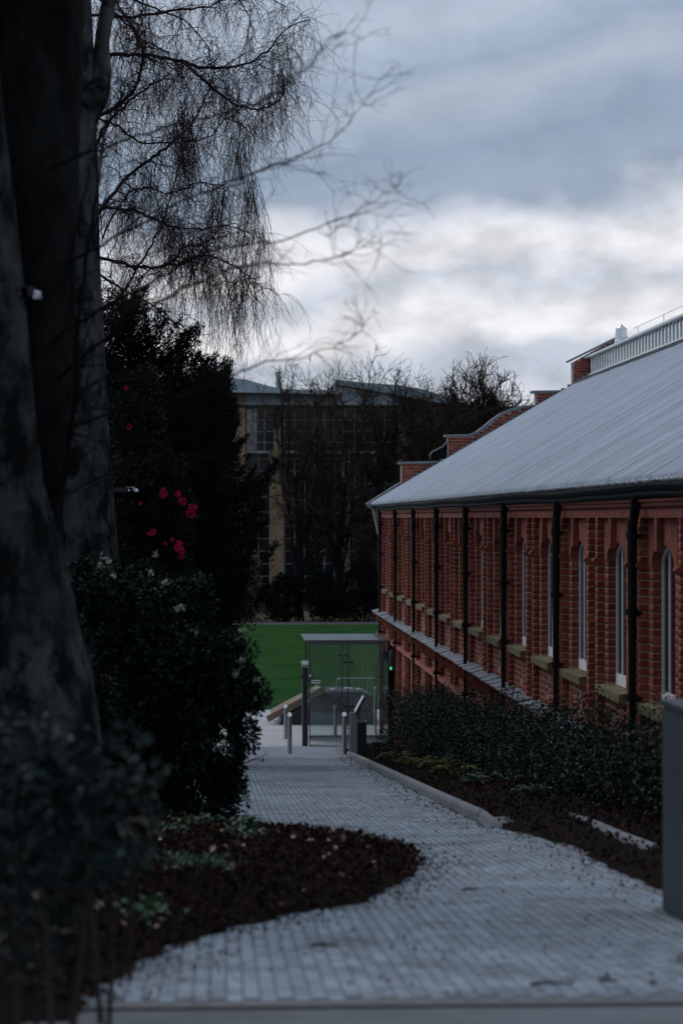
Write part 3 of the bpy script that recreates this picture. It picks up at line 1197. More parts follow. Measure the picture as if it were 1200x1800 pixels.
hb(MB().box(2 * RIDGE_X - LAN_X - .012, 2 * RIDGE_X - LAN_X, Y0 + .4, y_end, LAN_Z - .05, lz1 - .05), 'lantern_back_pane', 'lantern_glass', lan)
cbl = MB().tube([(RIDGE_X - .15, Y0 + 1, rt[2] + .12), (RIDGE_X - .15, YG - 3, rt[2] + .12)], .012, 5)
yy = Y0 + 1
while yy < YG - 3:
    cbl.tube([(RIDGE_X - .15, yy, rt[2] - .1), (RIDGE_X - .15, yy, rt[2] + .125)], .012, 5)
    yy += 4.0
hb(cbl, 'safety_cable', 'bright_steel', lan)
# flue with a pointed cowl, just short of the gable
fp = on_y(1091, 600, 69.6)
fl = MB().lathe([(.20, fp[2] - .5), (.20, fp[2] + .02), (.19, fp[2] + .03), (.16, fp[2] + .36), (.165, fp[2] + .37), (.02, fp[2] + .50)], fp[0], fp[1], 12)
hb(fl, 'flue', 'bright_steel')

# copings and stepped lead flashing on the gable


def coping(pts, name='coping', h=.07, over=.07):
    mb = MB()
    for (x0, z0), (x1, z1) in zip(pts[:-1], pts[1:]):
        d = np.array([x1 - x0, z1 - z0])
        L_ = np.hypot(*d)
        nn = np.array([-d[1], d[0]]) / L_
        if nn[1] < 0:
            nn = -nn
        a, b = np.array([x0, z0]) + nn * .002, np.array([x1, z1]) + nn * .002
        a2, b2 = a + nn * h, b + nn * h
        mb.hexa([(a[0], YG - over, a[1]), (b[0], YG - over, b[1]), (b[0], YG + .44, b[1]), (a[0], YG + .44, a[1]),
                 (a2[0], YG - over, a2[1]), (b2[0], YG - over, b2[1]), (b2[0], YG + .44, b2[1]), (a2[0], YG + .44, a2[1])])
    return hb(mb, name, 'lead', gable_o)


ex = lambda p, dx: (p[0] + dx, p[1])
coping([ex(top[0], -.05), top[1]])
coping([ex(top[2], -.08), top[3]])
coping([ex(top[4], -.08), top[5]] + curve + [top[13]], h=.065)
coping([ex(top[14], -.12), top[15], ex(top[16], 0)])
coping([ex(top[17], -.12), (RIDGE_X, rz)], h=.06)
coping([(2 * RIDGE_X - top[17][0], top[17][1]), (RIDGE_X, rz)], h=.055)
fm = MB()
x = 4.75
step_ = .19
while x < LAN_X + .9:
    z = roof_z(x)
    fm.box(x, x + step_ - .001, YG - .012, YG - .0065, z - .05, z + .07 + step_ * SL)
    x += step_
hb(fm, 'stepped_flashing', 'lead', gable_o)
hb(MB().prism([(x_, roof_z(x_) + o_) for x_, o_ in ((4.3, -.02), (LAN_X + .4, -.02), (LAN_X + .4, .065), (4.3, .065))], 'y', YG - .2, YG - .0125), 'verge_flashing', 'lead', gable_o)
# little scroll between the two lower steps, near-black to paint in deep shade
sc = [gp_(*p) for p in ((786, 775), (779, 784), (768, 790), (759, 794), (755, 801), (757, 806), (786, 806))]
hb(MB().prism(sc[::-1], 'y', YG + .10, YG + .34), 'scroll', 'dark_bark', gable_o)
mb = MB().tube([(x_, YG + .09, z_) for x_, z_ in sc[:6]], .028, 6)
hb(mb, 'scroll_coping', 'lead', gable_o)

# entrance in the wall inside the shelter
hb(MB().box(XO - .03, XO + .075, 66.3, 69.3, 0, 2.45), 'door_surround', 'dark_bark')
dr = hb(MB().box(XO - .045, XO - .031, 66.45, 67.75, .02, 2.3), 'door', 'window_glass')
hb(MB().box(XO - .07, XO - .046, 67.55, 67.62, .9, 1.5), 'handle', 'steel', dr)
dr2 = hb(MB().box(XO - .045, XO - .031, 67.79, 69.1, .02, 2.3), 'door', 'window_glass')

# ------------------------------------------------------------------ glass shelter
SY0, SY1, SX0, SX1 = 66.0, 69.3, 2.37, 4.56
sh = empty('glass_shelter', (SX0, SY0, 0), 'frameless glass entrance shelter with flat glass roof against the brick hall', 'shelter')
SH = np.array([SX0, SY0, 0])


def sb(mb, name, m, parent=None, **props):
    me = mb.mesh(name)
    v = np.empty(len(me.vertices) * 3, np.float32)
    me.vertices.foreach_get('co', v)
    me.vertices.foreach_set('co', (v.reshape(-1, 3) - SH).astype(np.float32).ravel())
    return link(name, me, m, parent or sh, **props)


RZ = 2.93
sb(MB().box(SX0 - .13, 3.40, SY0 - .12, SY1 + .1, RZ, RZ + .035), 'roof_pane', 'roof_glass')
sb(MB().box(3.412, SX1, SY0 - .12, SY1 + .1, RZ, RZ + .035), 'roof_pane', 'roof_glass')
for ya in (SY0, SY1):
    for a, b in ((SX0, 3.4195), (3.4425, SX1)):
        pn = sb(MB().box(a, b, ya, ya + .02, .06, RZ - .004), 'pane', 'pane_glass')
    fin = sb(MB().box(3.420, 3.442, ya - .012, ya + .034, .05, RZ - .005), 'glass_joint', 'dark_metal')
    for z in (.55, 1.15, 2.35):
        for dx in (-.09, .09):
            sb(MB().tube([(3.431 + dx, ya - .035, z), (3.431 + dx, ya + .055, z)], .038, 8).box(min(3.431, 3.431 + dx), max(3.431, 3.431 + dx), ya - .03, ya - .012, z - .009, z + .009), 'clamp', 'dark_metal')
    sb(MB().box(SX0, SX1, ya - .02, ya + .04, 0.0, .055), 'base_rail', 'steel')
for a, b in ((SY0 + .022, SY0 + .9), (SY1 - 1.0, SY1 - .022)):
    sb(MB().box(SX0, SX0 + .02, a, b, .06, RZ - .004), 'side_pane', 'pane_glass')
for ya in (SY0, SY1):
    sb(MB().box(SX0 - .008, SX0 + .018, ya - .01, ya + .028, .0, RZ - .006), 'corner_post', 'dark_metal')
    sb(MB().box(SX1 - .05, SX1, ya - .012, ya + .05, .0, RZ - .006), 'wall_post', 'dark_metal')
sb(MB().box(SX0 + .03, SX1 - .06, SY0 + .3, SY0 + .36, RZ - .12, RZ - .006), 'roof_beam', 'steel')
gtm = MB().box(SX0 + .05, SX1 - .06, SY0 + .06, SY0 + .9, -.01, .004)
for i in range(26):
    x = SX0 + .08 + i * .079
    gtm.box(x, x + .035, SY0 + .08, SY0 + .88, .004, .016)
sb(gtm, 'floor_grating', 'grate')
sb(MB().box(SX0 + .06, SX1 - .07, SY0 + 1.0, SY1 - .05, -.005, .008), 'floor_slab', 'plaza_paving')
# glass door leaf standing open near the wall
sb(MB().box(4.22, 4.235, SY0 + .4, SY0 + 1.4, .05, 2.2), 'door_leaf', 'pane_glass')
sb(MB().tube([(4.19, SY0 + .5, .35), (4.19, SY0 + .5, 1.5)], .02, 8), 'pull_handle', 'bright_steel')

# entry post with lamp head and door arm
ep = empty('entry_post', (2.25, 65.85, 0), 'tall dark entry post with small lamp at left corner of glass shelter', 'post')
MB().box(-.07, .07, -.06, .10, 0, 2.22).build('post', 'dark_metal', ep)
MB().box(-.085, -.0705, -.055, .09, .05, 2.1).build('side_strip', 'steel', ep)
MB().hexa([(-.09, -.09, 2.221), (.11, -.09, 2.221), (.11, .14, 2.221), (-.09, .14, 2.221), (-.10, -.10, 2.30), (.09, -.10, 2.30), (.09, .14, 2.40), (-.10, .14, 2.40)]).build('cap', 'grey_panel', ep)
MB().tube([(.07, -.02, 1.95), (.14, -.05, 1.98), (.17, -.06, 1.92)], [.03, .05, .045], 10).build('camera_housing', 'dark_metal', ep)
MB().tube([(.13, -.09, 1.99), (.15, -.115, 1.99)], [.045, .04], 10).build('lamp', 'lamp_lens', ep)
MB().tube([(.16, -.03, 1.86), (.42, -.02, 1.86)], .016, 6).tube([(.16, -.03, 1.80), (.42, -.02, 1.80)], .016, 6).build('door_arm', 'bright_steel', ep)
MB().tube([(-.07, -.03, 1.98), (-.12, -.03, 1.98)], [.05, .06], 10).build('speaker', 'dark_metal', ep)
MB().tube([(.08, -.065, 1.9), (.12, -.075, 1.65), (.09, -.07, 1.5)], .006, 5).build('cable', 'dark_metal', ep)

# small wall lamp with a green light
wl = empty('wall_lamp', (XO - .02, 64.6, 0), 'black wall unit with green light beside the glass shelter', 'lamp')
MB().tube([(-.06, 0, 2.75), (-.07, 0, 2.62), (-.07, 0, 2.3), (-.06, 0, 2.18)], [.04, .075, .075, .04], 10).build('housing', 'dark_metal', wl)
MB().box(-.03, .03, -.02, .02, 2.35, 2.6).build('bracket', 'dark_metal', wl)
MB().tube([(-.09, -.06, 2.30), (-.10, -.075, 2.24)], [.03, .025], 8).build('green_light', 'green_led', wl)

# ------------------------------------------------------------------ bollards and lectern


def bollard(px, py, lab):
    c = on_ground(px, py)
    r, h = .052, .93
    root = empty('bollard', tuple(c), lab, 'bollard', 'steel bollards in front of the shelter')
    mb = MB()
    n = 14
    for k in range(n):
        a = 2 * math.pi * k / n
        mb.v.append((r * math.cos(a), r * math.sin(a), -.02))
    for k in range(n):
        a = 2 * math.pi * k / n
        mb.v.append((r * math.cos(a), r * math.sin(a), h + r * math.sin(a) * .9 - r * .2))
    mb.f = [tuple(reversed(range(n)))] + [(k, (k + 1) % n, n + (k + 1) % n, n + k) for k in range(n)]
    mb.build('post', 'steel', root)
    cp = MB()
    cp.v = [(r * 1.03 * math.cos(2 * math.pi * k / n), r * 1.03 * math.sin(2 * math.pi * k / n), h + .002 + r * math.sin(2 * math.pi * k / n) * .9 - r * .2) for k in range(n)]
    cp.v += [(x, y_, z - .02) for x, y_, z in cp.v]
    cp.f = [tuple(range(n))] + [((k + 1) % n, k, n + k, n + (k + 1) % n) for k in range(n)]
    cp.build('cap', 'bright_steel', root)
    MB().lathe([(.085, .002), (.085, .008), (.054, .012)], 0, 0, 14).build('base_plate', 'steel', root)


bollard(509, 1325, 'steel bollard standing on the paving left of the entry post, nearer one')
bollard(502, 1298, 'steel bollard in front of the timber ramp, farther one on the left')
bollard(605, 1323, 'steel bollard before the glass shelter beside the grey lectern')
bollard(589, 1298, 'steel bollard seen through the front glass of the shelter')

c = on_ground(628, 1332)
le = empty('lectern', tuple(c), 'grey and black information lectern with tilted panel at the kerb end', 'lectern')
MB().box(-.17, -.005, -.05, .05, -.03, .98).build('pillar', 'grey_panel', le)
MB().box(.0, .19, -.10, .10, -.03, .76).build('cabinet', 'dark_metal', le)
MB().box(-.003, .20, -.115, .115, .761, .80).build('top_plate', 'grey_panel', le)
MB().lathe([(.06, .801), (.06, .81), (.045, .812)], .09, 0, 12).build('bin_hole', 'dark_metal', le)
tl = MB().hexa([(-.05, -.28, .98), (-.02, -.28, .95), (-.02, .28, .95), (-.05, .28, .98), (.14, -.28, 1.34), (.17, -.28, 1.32), (.17, .28, 1.32), (.14, .28, 1.34)]).build('panel', 'dark_metal', le)
MB().hexa([(-.062, -.26, 1.0), (-.054, -.26, .99), (-.054, .26, .99), (-.062, .26, 1.0), (.12, -.26, 1.335), (.128, -.26, 1.328), (.128, .26, 1.328), (.12, .26, 1.335)]).build('face', 'bright_steel', tl)
MB().tube([(.03, 0, .80), (.03, 0, 1.08)], .025, 8).build('stem', 'steel', le)

# ------------------------------------------------------------------ timber ramp with a grey mound, barrier
YR = 73.6
rp = empty('timber_ramp', (1.4, YR, 0), 'sloping timber sided mound with dark base behind the glass shelter', 'mound')
MB().hexa([(0, 0, .08), (1.75, 0, .98), (1.75, .08, .98), (0, .08, .08), (-.08, 0, .25), (1.67, 0, 1.16), (1.67, .08, 1.16), (-.08, .08, .25)]).build('edge_board', 'timber', rp)
MB().hexa([(.1, .085, .26), (1.6, .085, 1.05), (1.6, 2.0, 1.05), (.1, 2.0, .26), (.08, .085, .30), (1.58, .085, 1.09), (1.58, 2.0, 1.09), (.08, 2.0, .30)]).build('deck', 'timber', rp)
MB().prism([(.32, .0), (3.1, 0), (3.1, .35), (1.72, .93), (.42, .20)], 'y', .05, 1.9).build('base', 'dark_metal', rp)
mt = MB().prism([(1.55, .9), (1.80, .98), (2.2, 1.0), (2.85, .98), (3.15, .86), (3.2, .36), (1.7, .36)][::-1], 'y', .06, 2.3).build('mound', 'mound_grey', rp)
MB().box(1.0, 3.25, -.02, .045, 0, .36).build('plinth', 'mound_grey', rp)
for i, (x, y_, z, s) in enumerate(((1.98, .5, 1.01, .12), (2.45, .6, 1.01, .16), (1.5, .6, 1.03, .14), (2.8, .8, 1.0, .10), (1.25, .8, .86, .10))):
    mb = MB()
    lab = ['pale stone on the mound seen through the left pane', 'largest pale stone on top of the mound behind the shelter', 'pale stone on the ramp beside the entry post',
           'small pale stone at the right end of the mound', 'small pale stone lowest on the timber ramp'][i]
    ring = [(s * r, z + s * h) for r, h in ((.75, -.25), (1, .05), (.8, .35), (.35, .5))]
    mb.lathe(ring, 1.4 + x, YR + y_, 8)
    mb.v = [(a + RNG.gauss(0, s * .09), b + RNG.gauss(0, s * .09), cc) for a, b, cc in mb.v]
    mb.build('stone', 'pale_stone', None, label=lab, category='stone')

by = 78.2
bx0, bx1 = on_y(592, 1187, by)[0], on_y(592, 1187, by)[0] + 2.2
ba = empty('crowd_barrier', (bx0, by, 0), 'galvanised tubular crowd barrier at lawn edge behind the shelter', 'barrier')
MB().tube([(0, 0, .12), (0, 0, 1.0), (.03, 0, 1.07), (.10, 0, 1.1), (2.1, 0, 1.1), (2.17, 0, 1.07), (2.2, 0, 1.0), (2.2, 0, .12)], .02, 8).tube([(0, 0, .18), (2.2, 0, .18)], .018, 6).build('frame', 'steel', ba)
for i in range(17):
    MB().tube([(.12 + i * .122, 0, .18), (.12 + i * .122, 0, 1.09)], .008, 5).build('bar', 'steel', ba)
for x in (.3, 1.9):
    MB().tube([(x, -.25, .0), (x, 0, .16), (x, .25, .0)], .018, 6).build('foot', 'steel', ba)

# ------------------------------------------------------------------ kerbs, cabinet
kerb = empty('kerb', (0, 0, 0), 'long grey raised kerb with mitred end beside the right bed', 'kerb')
kp = np.array([(bed_right[0][0], bed_right[0][1] + .6), bed_right[0], bed_right[1], bed_right[2], bed_right[3]])


def kerb_piece(a, b, w=.085, h=.125, name='kerb_stone', parent=None, end=None, **props):
    a, b = np.array(a), np.array(b)
    d = (b - a) / np.linalg.norm(b - a)
    nrm = np.array([d[1], -d[0]])
    if nrm[0] < 0:
        nrm = -nrm
    mb = MB()
    prof = [(0, -.1), (0, h - .045), (.012, h - .018), (.035, h), (w - .02, h), (w, h - .02), (w, -.1)]
    np_ = len(prof)
    for p, hh in ((a, 1.0), (b, 1.0 if end is None else end)):
        for q, z in prof:
            xy = p + nrm * q
            mb.v.append((xy[0], xy[1], float(G(xy[1])) + (z * hh if z > 0 else z)))
    for k in range(np_):
        k2 = (k + 1) % np_
        mb.f.append((k, k2, np_ + k2, np_ + k))
    mb.f.append(tuple(range(np_)))
    mb.f.append(tuple(reversed(range(np_, 2 * np_))))
    return mb.build(name, 'kerb_stone', parent, **props)


def along(pl, s):
    seg = np.linalg.norm(np.diff(pl, axis=0), axis=1)
    for i, L_ in enumerate(seg):
        if s <= L_ or i == len(seg) - 1:
            return pl[i] + (pl[i + 1] - pl[i]) * s / L_
        s -= L_


tot = np.linalg.norm(np.diff(kp, axis=0), axis=1).sum()
s_ = 0
while s_ < tot - .35:
    e_ = min(s_ + 1.0, tot)
    kerb_piece(along(kp, s_), along(kp, e_ - .006), parent=kerb)
    s_ = e_
last = kp[-1]
kerb_piece(last, (last[0] + .10, last[1] - .75), parent=kerb, end=.05)
for i, (p0, p1, lab) in enumerate((((988, 1433), (1003, 1438), 'shortest grey kerb stone at the far end of the row under the hedge'),
                                   ((1006, 1440), (1026, 1445), 'middle grey kerb stone before the gap under the hedge'),
                                   ((1034, 1448), (1082, 1469), 'grey kerb stone just nearer than the gap in the row'),
                                   ((1083, 1470), (1140, 1492), 'nearest long grey kerb stone partly buried in leaves'))):
    kerb_piece(on_ground(*p0, up=.1)[:2], on_ground(*p1, up=.1)[:2], w=.075, h=.135, label=lab, category='kerb stone', group='loose kerb stones below the hedge')
kerb_piece(on_ground(1186, 1690)[:2], (on_ground(1186, 1690)[0] + .28, 9.4), w=.1, h=.05, label='pale kerb edge at the bottom right corner of the path', category='kerb stone')
kd = on_ground(880, 1453)
MB().box(kd[0] - .18, kd[0] + .3, kd[1] - .5, kd[1] + .5, float(G(kd[1])) - .1, float(G(kd[1])) + .03).build('drain_cover', 'concrete', None, label='flat pale drain slab at the end of the long kerb', category='drain')

cb_ = on_ground(1161, 1603)
cab = empty('utility_cabinet', (cb_[0], cb_[1], float(G(cb_[1])) - .1), 'plain grey metal utility cabinet at right edge of the path', 'cabinet')
CHT = PLAZA - (1230 - 910) / F * cb_[1] - (float(G(cb_[1])) - .1)
bd = MB()
bd.prism([(.012, 0), (.012, CHT - .03), (.0, CHT - .028), (.0, CHT - .004), (.012, CHT), (.62, CHT), (.632, CHT - .004), (.632, CHT - .028), (.62, CHT - .03), (.62, 0)][::-1], 'y', -1.55, 0)
bd.build('body', 'cabinet_paint', cab)
for ya in (-.76, -1.53):
    dd = MB().box(.004, .0115, ya, ya + .74, .12, CHT - .06).build('door', 'cabinet_paint', cab)
    MB().box(-.012, .0035, ya + .06, ya + .09, CHT * .55, CHT * .55 + .12).build('handle', 'dark_metal', dd)
MB().box(-.03, .66, -1.6, .04, -.05, .115).build('plinth', 'concrete', cab)

# ------------------------------------------------------------------ lamp posts


def lamp_post(x, y, z0, h, ax, lab, tip):
    root = empty('lamp_post', (x, y, z0), lab, 'lamp')
    MB().tube([(0, 0, -.1), (0, 0, 1.2), (0, 0, 1.25), (0, 0, h + .1)], [.075, .07, .05, .042], 10).build('pole', 'dark_metal', root)
    MB().box(-.06, ax, -.05, .05, h - .035, h + .035).build('arm', 'dark_metal', root)
    MB().box(ax - .10, ax + .03, -.05, .05, h - .030, h + .045).build('head', tip, root)
    MB().box(ax - .10, ax + .08, -.05, .05, h - .03, h - .0155).build('lens', 'lamp_lens', root)
    MB().tube([(ax - .06, -.055, h - .005), (ax - .06, -.065, h - .005)], .018, 8).build('sensor', 'lamp_lens', root)
    MB().tube([(ax + .035, -.02, h - .005), (ax + .075, -.02, h - .008)], [.03, .022], 8).build('end_lamp', 'lamp_lens', root)


a_ = at(88, 517, 15.0)
lamp_post(a_[0] - .75, a_[1], float(G(a_[1])), a_[2] - float(G(a_[1])), .62, 'dark lamp post with side arm in front of the big beech', 'dark_metal')
b_ = at(246, 861, 36.0)
lamp_post(b_[0] - .78, b_[1], float(G(b_[1])), b_[2] - float(G(b_[1])), .68, 'farther lamp post whose pale arm shows right of the straight beech trunk', 'bright_steel')

# ------------------------------------------------------------------ trees


def wobble_tube(mb, pts, rad, sides=18, sub=10, amp=.05, seed=0):
    """a trunk: resampled polyline with an uneven skin"""
    r = np.random.default_rng(seed)
    pts = np.asarray(pts, float)
    t = np.linspace(0, len(pts) - 1, (len(pts) - 1) * sub + 1)
    i = np.minimum(t.astype(int), len(pts) - 2)
    f = (t - i)[:, None]
    P0 = pts[np.maximum(i - 1, 0)]
    P1, P2 = pts[i], pts[i + 1]
    P3 = pts[np.minimum(i + 2, len(pts) - 1)]
    q = .5 * ((2 * P1) + (-P0 + P2) * f + (2 * P0 - 5 * P1 + 4 * P2 - P3) * f ** 2 + (-P0 + 3 * P1 - 3 * P2 + P3) * f ** 3)
    rr = np.interp(t, np.arange(len(pts)), rad)
    b = len(mb.v)
    mb.tube(q, rr, sides)
    v = np.array(mb.v[b:])
    nr = len(q)
    ph = r.uniform(0, 6.28, 8)
    for a in range(nr):
        for k in range(sides):
            th = 2 * math.pi * k / sides
            w = amp * (math.sin(2 * th + ph[0] + a * .13) * .5 + math.sin(3 * th + ph[1] - a * .21) * .4 + math.sin(5 * th + ph[2] + a * .35) * .25 + r.normal(0, .18))
            v[a * sides + k] = q[a] + (v[a * sides + k] - q[a]) * (1 + w)
    mb.v[b:] = [tuple(p) for p in v]
    return q, rr


def smooth_line(pts, sub=6):
    pts = np.asarray(pts, float)
    t = np.linspace(0, len(pts) - 1, (len(pts) - 1) * sub + 1)
    i = np.minimum(t.astype(int), len(pts) - 2)
    f = (t - i)[:, None]
    P0 = pts[np.maximum(i - 1, 0)]
    P1, P2 = pts[i], pts[i + 1]
    P3 = pts[np.minimum(i + 2, len(pts) - 1)]
    return .5 * ((2 * P1) + (-P0 + P2) * f + (2 * P0 - 5 * P1 + 4 * P2 - P3) * f ** 2 + (-P0 + 3 * P1 - 3 * P2 + P3) * f ** 3)


def wander(start, d, length, n, rng, jit, grav=0.0, tend=None):
    pts = [np.array(start, float)]
    d = np.array(d, float)
    d /= np.linalg.norm(d)
    st = length / n
    for _ in range(n):
        d = d + rng.normal(0, jit, 3)
        d[2] += grav
        if tend is not None:
            d += tend
        d /= np.linalg.norm(d)
        pts.append(pts[-1] + d * st)
    return np.array(pts)


# --- the near beech with two stems
r15 = 15.0 / F


def P(px, py, Z):
    return at(px, py, Z)


t1 = empty('beech_tree', tuple(P(45, 1690, 15)), 'big grey near beech with wide base forking into two stems', 'tree')
O1 = np.array(t1.location)
mb = MB()
wobble_tube(mb, [P(42, 1760, 15) - O1, P(42, 1640, 15) - O1, P(45, 1450, 15) - O1, P(45, 1260, 15) - O1, P(32, 1100, 15) - O1, P(20, 960, 15) - O1, P(8, 850, 15) - O1, P(0, 700, 15) - O1, P(-15, 520, 15) - O1, P(-45, 200, 15) - O1, P(-75, -150, 15) - O1, P(-110, -700, 15) - O1],
            np.array([210, 180, 152, 132, 100, 84, 70, 62, 60, 51, 46, 35]) * r15, 22, 8, .055, 3)
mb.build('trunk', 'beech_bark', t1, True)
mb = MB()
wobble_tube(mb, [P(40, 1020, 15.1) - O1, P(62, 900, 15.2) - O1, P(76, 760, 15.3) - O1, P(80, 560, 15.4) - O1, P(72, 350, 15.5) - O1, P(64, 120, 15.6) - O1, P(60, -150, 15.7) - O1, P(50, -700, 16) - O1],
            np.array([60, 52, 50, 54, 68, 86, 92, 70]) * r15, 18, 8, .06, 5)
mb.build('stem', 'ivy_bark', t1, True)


def limb_set(name, lines, Z, root, m, O, seed, rscale, side, weep=0.0, zj=.6, twig=True, depth=2, tw_len=(.25, .7), sides=5, lean=0.0):
    rng = np.random.default_rng(seed)
    big, fine = MB(), Twigs()
    for (pts, r0, r1) in lines:
        dz = rng.normal(0, zj, len(pts)).cumsum() * .5
        dz -= dz[0]
        dz = dz + np.linspace(0, lean, len(pts))
        q = smooth_line([P(x, y_, Z + dz[i]) - O for i, (x, y_) in enumerate(pts)], 6)
        n = len(q)
        q[1:-1] += rng.normal(0, .006, (n - 2, 3)) * Z / 15
        rad = np.linspace(r0 * .55, r1 * .30, n) * Z / F
        big.tube(q, rad, 6)
        if not twig:
            continue
        tan = np.gradient(q, axis=0)
        tan /= np.linalg.norm(tan, axis=1, keepdims=True)
        cnt = int(side * n)
        for _ in range(cnt):
            k = int(rng.integers(int(n * .12), n))
            d = tan[k] * rng.uniform(.5, 1.2) + rng.normal(0, .65, 3)
            L_ = rng.uniform(*tw_len) * (1.15 - .5 * k / n)
            w = wander(q[k], d, L_, 6, rng, .22, -weep * .3)
            rr = max(rad[k] * .5, .0035 * rscale)
            fine.tube(w, np.linspace(rr, .0018 * rscale, len(w)), 4, cap=False)
            if depth > 1:
                for _2 in range(rng.integers(2, 5)):
                    k2 = int(rng.integers(1, len(w)))
                    d2 = (w[k2] - w[k2 - 1]) / np.linalg.norm(w[k2] - w[k2 - 1]) + rng.normal(0, .5, 3)
                    w2 = wander(w[k2], d2, L_ * rng.uniform(.3, .6), 4, rng, .2, -weep * .5)
                    fine.tube(w2, np.linspace(.0024, .0012, len(w2)) * rscale, 3, cap=False)
    big.build(name, m, root, True)
    if twig:
        fine.build('twigs', m, root, kind='stuff')


limb_set('limb', [
    ([(80, 980), (110, 860), (132, 700), (142, 540), (160, 400), (186, 220), (205, 60), (215, -60)], 9, 4),
    ([(90, 940), (120, 790), (135, 640), (125, 480), (150, 330), (170, 200)], 7, 3),
    ([(60, 800), (130, 690), (230, 660), (330, 640), (420, 650)], 4, 1.2),
    ([(70, 880), (140, 860), (230, 810), (330, 800), (430, 815)], 4, 1.2),
    ([(60, 620), (150, 560), (260, 500), (370, 440), (500, 420), (610, 380), (700, 325)], 6, 1.2),
    ([(60, 700), (180, 600), (300, 520), (420, 468), (520, 465), (600, 450), (670, 420)], 6, 1.2),
    ([(80, 480), (200, 420), (330, 350), (460, 300), (540, 270), (610, 220), (690, 110)], 5, 1.0),
    ([(70, 300), (180, 260), (300, 220), (430, 190), (520, 140), (590, 60), (640, 70)], 5, 1.0),
    ([(90, 760), (220, 720), (340, 690), (460, 640), (540, 625), (620, 590), (640, 560)], 4.5, .9),
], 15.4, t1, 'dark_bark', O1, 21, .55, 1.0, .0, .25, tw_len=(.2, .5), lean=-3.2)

# --- the straight beech behind the laurel
Z2 = 28.0
t2 = empty('beech_tree', tuple(P(165, 1500, Z2)), 'straight grey beech trunk rising behind the laurel bush', 'tree')
O2 = np.array(t2.location)
r2 = Z2 / F
mb = MB()
q2, _ = wobble_tube(mb, [P(168, 1520, Z2) - O2, P(164, 1250, Z2) - O2, P(159, 985, Z2) - O2, P(149, 840, Z2) - O2, P(140, 700, Z2) - O2, P(131, 500, Z2) - O2, P(127, 300, Z2) - O2, P(120, 100, Z2) - O2, P(112, -120, Z2) - O2, P(105, -500, Z2) - O2],
                    np.array([78, 56, 51, 50, 49, 46, 46, 46, 44, 36]) * r2, 22, 8, .035, 9)
mb.build('trunk', 'beech_bark', t2, True)
mb = MB()
wobble_tube(mb, [P(140, 230, Z2) - O2, P(168, 170, Z2) - O2, P(178, 130, Z2) - O2, P(180, 70, Z2) - O2, P(192, 0, Z2) - O2, P(215, -120, Z2) - O2, P(240, -330, Z2) - O2], np.array([22, 24, 18, 13, 14, 13, 10]) * r2, 14, 6, .09, 13)
wobble_tube(mb, [P(150, 175, Z2 - .2) - O2, P(176, 150, Z2 - .3) - O2, P(187, 152, Z2 - .35) - O2], np.array([20, 17, 9]) * r2, 12, 5, .12, 14)
mb.build('limb', 'beech_bark', t2, True)
limb_set('branch', [([(205, 800), (225, 815), (222, 835), (205, 828), (212, 805), (235, 795)], 2.5, 1.5), ([(150, 860), (185, 840), (215, 825), (250, 815)], 4, 1.5)], Z2 - .4, t2, 'beech_bark', O2, 5, 1, .2, 0, .1, tw_len=(.15, .4))

# --- weeping birch
ZB = 44.0
tb_ = empty('birch_tree', tuple(P(60, 1420, ZB)), 'weeping birch with fine hanging twigs against the sky', 'tree')
OB = np.array(tb_.location)
rng = np.random.default_rng(31)
mb = MB()
wobble_tube(mb, [P(60, 1450, ZB) - OB, P(70, 1000, ZB) - OB, P(85, 500, ZB) - OB, P(95, 100, ZB) - OB, P(110, -350, ZB) - OB, P(130, -700, ZB) - OB], np.array([32, 27, 23, 18, 12, 5]) * ZB / F, 14, 6, .05, 2)
mb.build('trunk', 'dark_bark', tb_, True)
main = [
    ([(110, 100), (172, 97), (250, 96), (310, 106), (352, 118), (400, 118), (440, 108), (478, 82), (500, 52), (540, 36)], 6.5, 1.4),
    ([(320, 106), (352, 135), (385, 165), (420, 186), (460, 191), (492, 175), (500, 148), (494, 122)], 4.5, 1.2),
    ([(90, 470), (140, 410), (180, 365), (225, 310), (270, 275), (310, 245), (345, 205), (366, 160), (380, 120)], 6.5, 1.5),
    ([(130, 210), (170, 205), (215, 180), (240, 150), (250, 100), (240, 60), (215, 20), (190, -30)], 6, 2.5),
    ([(90, 330), (150, 290), (180, 230), (210, 195), (250, 160), (300, 130)], 6, 2),
    ([(100, 440), (178, 454), (230, 466), (280, 470), (310, 452), (322, 432), (350, 432), (378, 412), (382, 385)], 5.5, 1.5),
    ([(280, 468), (320, 462), (350, 452), (362, 448), (400, 462), (430, 480), (450, 515)], 4, 1.0),
    ([(110, 350), (190, 365), (235, 370), (270, 385), (310, 400), (350, 402), (400, 398), (440, 410)], 4.5, 1.2),
    ([(160, 200), (210, 225), (250, 250), (310, 250), (370, 240), (400, 210), (440, 225)], 3.5, 1),
    ([(120, -40), (200, 20), (250, 70), (300, 100), (340, 170)], 4, 1),
    ([(110, 20), (220, 30), (300, 20), (370, 10), (420, -10), (500, 10)], 5, 1.2),
    ([(100, -120), (220, -100), (340, -60), (420, 0), (445, 50)], 5, 1.2),
    ([(100, -60), (180, -20), (260, 10), (330, 40), (370, 90)], 4, 1.2),
    ([(170, 480), (200, 500), (240, 520), (280, 545), (320, 580)], 3.5, 1),
    ([(115, 560), (200, 530), (260, 440), (290, 380), (310, 310), (325, 250)], 4, 1.2),
    ([(180, 420), (215, 350), (250, 330), (300, 340), (350, 320), (400, 330)], 3, 1),
]
big, fine = MB(), Twigs()
